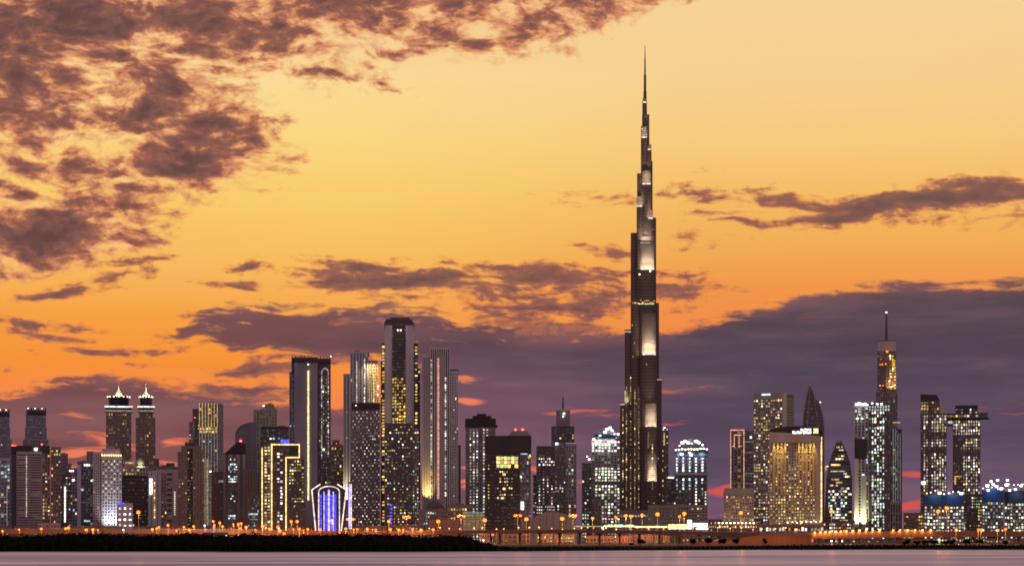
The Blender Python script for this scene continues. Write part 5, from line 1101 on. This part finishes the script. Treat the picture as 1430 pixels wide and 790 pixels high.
# road surface and painted lines on the deck
def ribbon(name, mat, off, y0, y1, dash=None, parent=None, kind=None):
    m = MB(); px = -45; q = 0
    while px < 1450:
        n_ = px+ (15 if not dash else dash[0]); p = []
        for v in (px, n_): Y = VY(v); X = X_(v, Y); z = Z_(edge_row(v), Y); p.append((X, Y, z))
        i = len(m.v); m.v += [(p[0][0], p[0][1]+y0, p[0][2]+off), (p[1][0], p[1][1]+y0, p[1][2]+off), (p[1][0], p[1][1]+y1, p[1][2]+off), (p[0][0], p[0][1]+y1, p[0][2]+off)]
        m.f.append((i, i+1, i+2, i+3)); m.m.append(m.mi(mat)); px = n_+(dash[1] if dash else 0)
    o = m.build(name, mat); tag(o, kind='structure'); return o
wallmat('paint_white', (.75, .75, .72))
ribbon('road', 'asphalt', -1.19, .5, 21.4); ribbon('road_marking', 'paint_white', -1.18, 1.1, 1.3); ribbon('road_marking', 'paint_white', -1.18, 10.9, 11.1, (4, 6))
# retaining wall of the slip road, centre right
ret = MB(); prev = None
rw = empty('retaining_wall', (X_(1040, 1880), 1880, GZ)); tag(rw, 'plain brown retaining wall of the slip road, ending in a step at the right', 'wall')
zr = lambda v: Z_(v, 1880)-GZ; xr = lambda px: X_(px, 1880)-X_(1040, 1880)
MB().front([(xr(968), 0), (xr(1133), 0), (xr(1133), zr(746.6)), (xr(1060), zr(747)), (xr(1015), zr(754)), (xr(968), zr(756))], 0, 8, 'orange_concrete').build('wall', 'orange_concrete', rw)
MB().front([(xr(1060), zr(747)), (xr(1133.5), zr(746.6)), (xr(1133.5), zr(746)), (xr(1060), zr(746.4))], -.4, .3, 'orange_concrete').build('coping', 'orange_concrete', rw)
for px in range(1064, 1133, 7): MB().box(xr(px)-.35, xr(px)+.35, -.55, .02, 0, zr(747.4)).build('pilaster', 'orange_concrete', rw)
for px in range(1062, 1134, 3): MB().box(xr(px)-.06, xr(px)+.06, -.1, .0, zr(746), zr(744.8)).build('railing_post', 'steel', rw)
MB().box(xr(1060), xr(1133), -.12, -.04, zr(744.9), zr(744.6)).build('handrail', 'steel', rw)
# slip road ramp
rm = empty('ramp', (X_(960, 1900), 1900, GZ)); tag(rm, 'thin concrete ramp sloping down from the viaduct towards the retaining wall', 'ramp')
xr2 = lambda px: X_(px, 1900)-X_(960, 1900); zr2 = lambda v: max(0, Z_(v, 1900)-GZ)
MB().front([(xr2(915), zr2(746)), (xr2(975), zr2(750.5)), (xr2(1035), zr2(754.5)), (xr2(1035), zr2(753)), (xr2(975), zr2(748)), (xr2(915), zr2(743.5))], 0, 8, 'orange_concrete').build('deck', 'orange_concrete', rm)
for px in (925, 945, 965, 985, 1005): MB().box(xr2(px)-.7, xr2(px)+.7, 2, 6, 0, max(.5, zr2(746+(px-915)*.072+1))).build('pier', 'orange_concrete', rm)

# ================================================================== lamps
def lamp_post(px, py, Y, kind, label, group, power, mat='lamp_orange', r=1.0, col=(1, .34, .07), arms=1, base=GZ):
    X = X_(px, Y); Z = Z_(py, Y)-base
    root = empty('street_lamp' if kind == 's' else 'mast_light', (X, Y, base)); tag(root, label, 'street lamp' if kind == 's' else 'mast light', group)
    MB().cyl(0, 0, .28, 0, Z+.4, .14, 8).build('pole', 'steel', root)
    for q in range(arms):
        dx = (q-(arms-1)/2)*r*2.9
        if arms > 1: MB().bar((0, 0, Z+.4), (dx, -.6, Z+.5), .10).build('arm', 'steel', root)
        else: MB().bar((0, 0, Z+.4), (0, -1.2, Z+.6), .10).build('arm', 'steel', root)
        hd = MB().cyl(dx, -1.2, r*.62, Z-.75*r, Z+.0*r, r*.8, 10).cyl(dx, -1.2, r*.8, Z+.0*r, Z+.45*r, r*.45, 10).build('lamp_head', mat, root)
        MB().cyl(dx, -1.2, r*.5, Z+.46*r, Z+.7*r, r*.2, 10).build('lamp_cap', 'dark_clad', hd)
    L = bpy.data.lights.new('lamp_glow', 'POINT'); L.energy = power; L.color = col; L.shadow_soft_size = 1.0; L.energy = power*1.6
    o = bpy.data.objects.new('lamp_glow', L); C.objects.link(o); o.parent = root; o.location = (0, -3.5, Z-1.5)
    return root
def near_of(px):
    T = [(20, 'the left edge block'), (50, 'the striped brown block'), (85, 'the far left towers'), (110, 'the blue glass office'), (150, 'the diamond window hotel'), (185, 'the plain dark box block'), (215, 'the lilac block'), (240, 'the mauve block with balconies'), (265, 'the brown stepped tower'), (295, 'the gold striped tower'), (330, 'the sloping roofed block'), (355, 'the curved blue tower'),
         (385, 'the neon outlined block'), (412, 'the right flank of the neon outlined block'), (435, 'the tower with the gold line'), (460, 'the faceted blue pavilion'), (485, 'the violet lit strip beside the pavilion'), (512, 'the grid fronted tower'), (535, 'the tallest left tower'), (560, 'the dotted dark tower'), (590, 'the grey ribbed tower'), (620, 'the brown wall block'), (648, 'the car park'),
         (677, 'the car park end'), (700, 'the yellow window tower'), (735, 'the grey glass flank'), (765, 'the domed hall'), (800, 'the spired dark tower'), (830, 'the white lit unfinished tower'), (862, 'the gap before the supertall'), (885, 'the gold strips of the supertall'), (900, 'the centre of the supertall'), (920, 'the right foot of the supertall'), (950, 'the netted crown tower'), (960, 'the bright station'),
         (1035, 'the green roofed block'), (1161, 'the horned tower'), (1245, 'the spired amber tower'), (1310, 'the first blue netted block'), (1340, 'the slanted roof tower'), (1367, 'the sky bridge tower'), (1404, 'the corner netted block')]
    return min(T, key=lambda q: abs(q[0]-px))[1]
used = {}
def where(px, base_):
    n = near_of(px); t = base_+' '+n; used[t] = used.get(t, 0)+1
    if used[t] > 1: t = ['', 'second', 'third', 'fourth', 'fifth', 'sixth', 'seventh', 'eighth'][used[t]-1]+' '+t
    return t
high = [(193.5, 714, 1), (407, 727, 1), (415, 727, 1), (463.5, 726, 1), (489, 724, 2), (543, 727, 1), (568, 721, 2), (612, 727, 1), (644, 720, 2), (677, 725.5, 1), (723, 719, 2), (735, 724, 1), (785, 723, 1), (800, 719, 2), (827.5, 722.5, 1),
        (860, 722, 1), (874, 719, 1), (881, 720, 1), (896.5, 718, 1), (918, 717, 1), (949, 720, 1), (955.5, 716, 1), (1034.5, 715, 1), (1161, 713, 1), (1310, 713, 1), (1322, 708.5, 1)]
for px, py, arms in high:
    big = (px, py) in ((193.5, 714), (785, 723), (735, 724), (677, 725.5), (612, 727), (955.5, 716), (1034.5, 715), (1161, 713), (1310, 713), (1322, 708.5), (918, 717))
    lamp_post(px, py, 2085+random.uniform(-10, 10), 'm', where(px, 'tall orange mast light before' if arms == 1 else 'double headed orange mast light before'), 'tall orange mast lights', 30000 if big else 16000, r=2.6 if big else 1.9, arms=arms)
low = [(4, 740.5), (27, 738.5), (58, 737.5), (92, 737), (96, 736), (121, 739), (130, 738.5), (137, 739), (213, 738), (219, 737), (222, 735), (235, 732.5), (247, 740), (257, 735), (265, 739), (271, 734), (298, 727), (300, 732), (307, 729), (311, 734), (326, 731), (333, 731), (337, 730), (344, 735), (357, 739), (367, 734), (377, 738),
       (388, 735), (391, 740), (397, 744), (410, 738), (418, 737.5), (424, 739), (430, 738), (447, 738.5), (474, 743), (483, 737.5), (494, 738.5), (499, 738), (513, 738), (525, 739), (545, 738), (557, 739), (563, 739), (576, 738), (588, 739), (605, 738.5), (1335, 739), (1366, 738.5), (1370, 739), (1404, 738), (1393, 739.5)]
for px, py in low:
    lamp_post(px, py, (1992+random.uniform(-12, 8) if px < 600 else 1925), 's', where(px, 'low orange street lamp before'), 'low orange street lamps', 5000, r=random.uniform(1.0, 2.0), mat='lamp_orange')
for q in range(34):      # a finer scatter of small lamps in the streets behind the viaduct
    px = 596+q*15.6+random.uniform(-4, 4)
    lamp_post(px, random.uniform(735.5, 738.6), 2070, 's', where(px, 'tiny amber street lamp behind the viaduct before'), 'tiny amber street lamps behind the viaduct', 2500, mat='lamp_amber', r=random.uniform(.6, 1.0))
row = [1137.5, 1145.5, 1152, 1158.5, 1167, 1174, 1182, 1190.5, 1200, 1209.5, 1218.5, 1228, 1247, 1256.5, 1267, 1277.5, 1288, 1299.5]
ordn = 'first second third fourth fifth sixth seventh eighth ninth tenth eleventh twelfth thirteenth fourteenth fifteenth sixteenth seventeenth eighteenth'.split()
for q, px in enumerate(row):
    py = 743-3.6*min(1, (px-1137)/70); Y = VY(px)+2
    lamp_post(px, py, Y, 's', 'bright lamp on the right hand viaduct, %s of the row counted from the left' % ordn[q], 'row of lamps on the viaduct', 1100, mat='lamp_amber', r=1.35, col=(1, .40, .09), base=Z_(edge_row(px), Y)-1.2)
for px, py, mt, c_ in ((172.5, 739, 'lamp_white', 'white'), (303.5, 744, 'lamp_white', 'white'), (675, 753.5, 'lamp_warm', 'warm white'), (1161, 754.5, 'lamp_warm', 'warm white'), (1311, 752.5, 'lamp_warm', 'warm white'), (286, 733, 'lamp_white', 'white')):
    lamp_post(px, py, 1990, 's', where(px, 'single %s street lamp below' % c_), None, 5000, mt, .95, (1, .9, .8))

# ================================================================== low buildings and clutter at the foot of the skyline
def shed(px0, px1, top, Y, label, wall='brown_clad', n=5, p=.4, pals=('warm', 'amber'), name='low_building', d=14):
    if px0 < 585 and top > 735 and Y > 2020: top -= 3.0
    b = Bld(name, label, px0, px1, Y, d, 0, cap=20)
    b.vol(px0, px1, top, 757, cols=n, rp=5.5, wall=wall, glass='glass_brown', pier=.5, span=.5, lit=rnd(p, *pals), plant=False, parapet=.6); b.done()
shed(-10, 17, 738, 2180, 'low brown shed at the far left shore below the glass block', n=6)
shed(19, 43, 737.5, 2130, 'low brown walled yard building below the striped brown block', n=4, p=.1)
shed(53, 69, 730.5, 2190, 'small pinkish cube house, wider of the pair below the striped block', 'pink_stone', 3, .1); shed(71, 84, 730.5, 2190, 'small pinkish cube house, narrower of the pair below the striped block', 'pink_stone', 3, .15)
shed(86, 116, 739, 2150, 'low shed between the pinkish cube houses and the hotel', n=5, p=.3); shed(117, 141, 737.5, 2160, 'brightly lit kiosk row under the blue glass office', 'brown_clad', 7, .8)
shed(142, 170, 738, 2150, 'low dark shed at the foot of the diamond window hotel', 'brown_clad', 6, .2); shed(186, 206, 735, 2200, 'low brown house below the dark box block', 'brown_clad', 5, .3)
shed(207, 236, 735, 2210, 'low house with bluish windows under the lilac block', 'mid_clad', 7, .25, ('cool', 'amber')); shed(237, 262, 737, 2180, 'low brown house under the brown stepped tower', n=5, p=.3)
shed(268, 292, 734, 2220, 'low dark house at the foot of the gold striped tower', n=4, p=.4); shed(293, 316, 737, 2200, 'glowing low shop under the brown mid height block', n=6, p=.9); shed(317, 345, 736.5, 2200, 'glowing low shop under the sloping roofed block', n=7, p=.8)
shed(346, 366, 738, 2180, 'low shop left of the neon outlined block', n=5, p=.6); shed(401, 436, 734, 2220, 'low brown house right of the neon outlined block', 'brown_clad', 7, .3); shed(488, 512, 737, 2180, 'low shop right of the violet strip', n=6, p=.5)
shed(514, 540, 737.5, 2170, 'low shop below the tallest left tower', n=6, p=.4); shed(543, 584, 736, 2190, 'long low shop below the dotted dark tower', n=9, p=.5)
shed(283, 318, 743.5, 1900, 'bright quayside kiosk row close to the mangroves below the gold striped tower', 'brown_clad', 8, .95, ('gold', 'white'), d=8)
# things under the viaduct
shed(672, 684, 744.5, 2120, 'small orange lit hut left of the red light under the viaduct', n=3, p=.3); shed(690, 741, 745.5, 2140, 'long low reddish building seen under the viaduct, unlit', 'brown_clad', 8, .05)
shed(750, 772, 746, 2110, 'low building with greenish lamps under the viaduct', 'brown_clad', 5, .7, ('green', 'white')); shed(774, 802, 747, 2110, 'low building with a green lit awning under the viaduct', 'brown_clad', 9, .7, ('green', 'gold'))
shed(818, 858, 748.5, 2100, 'low building with rosy lit doors under the viaduct', 'brown_clad', 8, .3, ('pink', 'amber')); shed(860, 884, 748.5, 2100, 'low building with bright doors under the viaduct, below the gold strips', 'brick_red', 6, .6, ('warm', 'amber'))
shed(886, 912, 746.5, 2100, 'tall doored shed under the viaduct, below the supertall', 'brown_clad', 6, .55, ('warm', 'pink')); shed(914, 934, 747, 2100, 'small shed with one bright gate under the viaduct', 'brown_clad', 4, .5, ('warm',))
shed(940, 975, 748.5, 2060, 'dim low shed under the ramp end', 'brown_clad', 6, .25, ('amber',)); shed(1205, 1240, 752.5, 1860, 'low orange lit hut before the right hand viaduct', n=6, p=.8, pals=('amber', 'gold'), d=6)
shed(1378, 1436, 752.5, 2080, 'row of lit stalls under the right end of the viaduct', n=14, p=.75, pals=('warm', 'amber'), d=8); shed(1262, 1300, 754, 2080, 'dim shed behind the round bushes', n=6, p=.3, pals=('amber',), d=8)
# filling station with glowing canopies, and car light trails
def canopy(px0, px1, top, bot, mat, label):
    Y = 2050; r = empty('canopy', (X_((px0+px1)/2, Y), Y, GZ)); tag(r, label, 'canopy'); w_ = (px1-px0)/2*Y/F; z0 = Z_(bot, Y)-GZ; z1 = Z_(top, Y)-GZ
    MB().box(-w_, w_, 0, 9, z1-.5, z1).build('roof', 'pale_stone', r); MB().box(-w_, w_, -.2, 0, z0, z1-.05).build('light_box', mat, r)
    MB().box(-w_, w_, 9, 9.2, z0, z1-.05).build('light_box', mat, r)
    for q in (-.85, -.3, .3, .85): MB().box(w_*q-.3, w_*q+.3, 4, 4.6, 0, z1-.5).build('post', 'steel', r)
canopy(934, 959, 731.5, 738, 'canopy_yellow', 'glowing yellow canopy on the viaduct horizon under the netted tower'); canopy(968.5, 988, 729.8, 734.5, 'sign_white', 'glowing white canopy right of the yellow one'); canopy(973, 989, 736, 738.8, 'sign_white', 'smaller second white canopy just below the first white one')
canopy(843, 886, 733.2, 735, 'canopy_yellow', 'long thin yellow car light trail, canopy shaped, left of the supertall base'); canopy(802, 842, 733.6, 735, 'warm', 'thin dim yellow car light trail, canopy shaped, before the white lit unfinished tower'); canopy(887, 932, 734, 736, 'canopy_yellow', 'thin yellow car light trail, canopy shaped, under the right foot of the supertall')  # these thin bands stand for traffic light trails, modelled as canopies
canopy(858, 870, 731.6, 733, 'led_teal', 'short teal lit canopy above the long yellow one, left'); canopy(874, 884, 731.8, 733, 'led_teal', 'short teal lit canopy nearer the supertall')
bb = empty('billboard', (X_(963, 2040), 2040, GZ)); tag(bb, 'upright blank glowing white panel between the yellow and white canopies', 'billboard')
w_ = 3.1*2040/F; MB().box(-w_, w_, 0, .8, Z_(738, 2040)-GZ, Z_(725.5, 2040)-GZ).build('panel', 'sign_white', bb); MB().box(-.5, .5, .1, .7, 0, Z_(738, 2040)-GZ).build('post', 'steel', bb)

# ---- round bushes and small trees before the right hand viaduct
def tree(px, top, Y, rad, label, seed, group='dark bushes before the viaduct'):
    R = random.Random(seed); X = X_(px, Y); H = Z_(top, Y)-GZ
    root = empty('bush', (X, Y, GZ-.2)); tag(root, label, 'bush', group)
    t = MB(); t.cyl(0, 0, .35, 0, H*.5, .18, 7)
    for q in range(5): a = q*1.26+R.random(); t.bar((0, 0, H*.25), (math.cos(a)*rad*.5, math.sin(a)*rad*.4, H*R.uniform(.5, .75)), .1)
    t.build('trunk', 'bark', root); m = MB()
    blobs = [(R.uniform(-.6, .6)*rad, R.uniform(-.4, .4)*rad, H*R.uniform(.35, .72), R.uniform(.35, .55)*rad) for _ in range(9)]
    for bx, by, bz, br in blobs:
        for q in range(120):
            d = Vector((R.gauss(0, 1), R.gauss(0, 1), R.gauss(0, 1))).normalized()*br*R.uniform(.4, 1.1); c = Vector((bx, by, bz))+Vector((d.x, d.y, d.z*.6*H/(rad*1.4)))
            a = Vector((R.uniform(-1, 1), R.uniform(-1, 1), R.uniform(-1, 1))).normalized()*.42; b_ = a.orthogonal().normalized()*.34; i = len(m.v)
            m.v += [tuple(c-a), tuple(c+b_), tuple(c+a), tuple(c-b_)]; m.f.append((i, i+1, i+2, i+3)); m.m.append(m.mi('leaf'))
    m.build('crown', 'leaf', root)
for q, (px, top, rad, lb) in enumerate(((1266, 752, 4.2, 'small round dark bush, leftmost before the right hand viaduct'), (1281, 753.5, 3.6, 'dark bush low between the round bush and the wide bush'), (1292, 752.5, 4.0, 'wide dark bush just before the warm white lamp'), (1304, 751.5, 4.4, 'tallest dark bush immediately left of the warm white lamp'),
                               (1320, 752.5, 4.0, 'dark bush immediately right of the warm white lamp'), (1331, 751.5, 4.0, 'dark bush with pointed top below the slanted roof tower'), (1350, 751, 4.4, 'dark bush below the sky bridge tower'), (1368, 750.5, 4.2, 'dark tree left of the lit stalls'),
                               (1404, 752.5, 2.6, 'tiny dark bush in front of the lit stalls'), (968, 750, 3.4, 'dark bush on the slope under the ramp'), (990, 749, 4.0, 'dark bush at the upper end of the retaining wall'), (1008, 750.5, 4.0, 'dark bush halfway along the ramp'), (1028, 749.5, 4.2, 'dark bush where the ramp meets the wall'), (1068, 749, 2.4, 'small dark bush above the retaining wall'),
                               (895, 748.5, 3.6, 'dark tree under the viaduct below the supertall'), (881, 757, 3.0, 'dark bush on the shore below the supertall'))):
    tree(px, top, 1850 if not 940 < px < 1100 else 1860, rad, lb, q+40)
# a few trees along the city front, over the right half of the viaduct
for q, (px, top, rad, lb) in enumerate(((1315, 732, 7, 'dark tree over the viaduct before the first blue netted block'), (1325, 734, 6, 'lower dark tree over the viaduct beside the taller one'), (1383, 735, 8, 'dark broad tree over the viaduct below the strong blue block'), (1395, 737, 6, 'small dark tree beside the broad tree'))):
    tree(px, top, 2200, rad, lb, q+80, 'dark trees behind the viaduct')

# ---- vehicles
def car(px, Y, z, rz, paint, label, lights='lamp_warm'):
    r = empty('parked_car', (X_(px, Y), Y, z), rz); tag(r, label, 'car', 'cars on and under the viaduct')
    m = MB(); m.prism([(-2.2, -.9), (2.2, -.9), (2.2, .9), (-2.2, .9)], .35, .85, None, [(-2.15, -.85), (2.15, -.85), (2.15, .85), (-2.15, .85)]); m.build('body', paint, r)
    MB().prism([(-1.5, -.8), (1.1, -.8), (1.1, .8), (-1.5, .8)], .85, 1.45, None, [(-1.1, -.65), (.5, -.65), (.5, .65), (-1.1, .65)]).build('cabin', 'glass_dark', r)
    for x in (-1.35, 1.35):
        for y in (-.92, .72):
            w2 = MB(); w2.bar((x, y, .35), (x, y+.2, .35), .34, None, 12); w3 = w2.build('wheel', 'rubber', r); MB().bar((x, y-.02, .35), (x, y+.22, .35), .2, None, 12).build('rim', 'steel', w3)
    for y in (-.62, .62): MB().box(2.18, 2.28, y-.28, y+.28, .5, .8).build('headlight', lights, r); MB().box(-2.28, -2.18, y-.28, y+.28, .5, .8).build('taillight', 'led_red', r)
for q, (px, Y, rz, paint, lb) in enumerate(((688, 2030, 2.9, 'car_red', 'red car glowing under the left part of the viaduct'), (1185, 1850, .3, 'car_white', 'white car before the right viaduct, below the bright lamp row'), (1335, 1845, -.5, 'car_dark', 'dark car between two bushes before the right viaduct'))):
    car(px, Y, GZ+.02, rz, paint, lb)
rl = empty('signal_light', (X_(688, 2000), 2000, GZ)); tag(rl, 'glowing red signal lamp under the left part of the viaduct', 'signal')
MB().cyl(0, 0, .2, 0, Z_(746, 2000)-GZ-1, .15, 8).build('post', 'steel', rl); MB().cyl(0, 0, 1.2, Z_(747, 2000)-GZ, Z_(745, 2000)-GZ, .9, 10).build('lamp_head', 'lamp_red', rl)
rl = empty('signal_light', (X_(905, 2032), 2032, GZ)); tag(rl, 'glowing red signal lamp beside the thin light trails below the supertall', 'signal')
MB().cyl(0, 0, .2, 0, Z_(736, 2032)-GZ-1, .15, 8).build('post', 'steel', rl); MB().cyl(0, 0, 1.1, Z_(737, 2032)-GZ, Z_(735.4, 2032)-GZ, .9, 10).build('lamp_head', 'lamp_red', rl)

# unseen floodlights added to brighten the retaining wall and the viaduct side
def washer(px, Y, label, power):
    r = empty('added_floodlight', (X_(px, Y), Y, GZ)); tag(r, label, 'floodlight', 'added ground floodlights before the right viaduct')
    MB().box(-.12, .12, -.12, .12, -.3, .7).build('post', 'steel', r); h = MB().box(-.5, .5, -.3, .3, .7, 1.2).build('lamp_head', 'dark_clad', r); MB().box(-.42, .42, .31, .36, .76, 1.14).build('lens', 'lamp_orange', h)
    L = bpy.data.lights.new('floodlight_beam', 'SPOT'); L.energy = power; L.color = (1, .34, .08); L.spot_size = math.radians(120); L.spot_blend = .8; L.shadow_soft_size = .4
    o = bpy.data.objects.new('floodlight_beam', L); C.objects.link(o); o.parent = r; o.location = (0, .8, 1.2); o.rotation_euler = Vector((0, 1, .42)).to_track_quat('-Z', 'Y').to_euler()
for q in range(8): washer(985+q*20, 1862, 'tiny added floodlight brightening the retaining wall, %s from its low end' % ordn[q], 6000)
for q in range(9): washer(1150+q*34, 1915, 'tiny added floodlight brightening the right viaduct, %s after the wall step' % ordn[q], 11000)
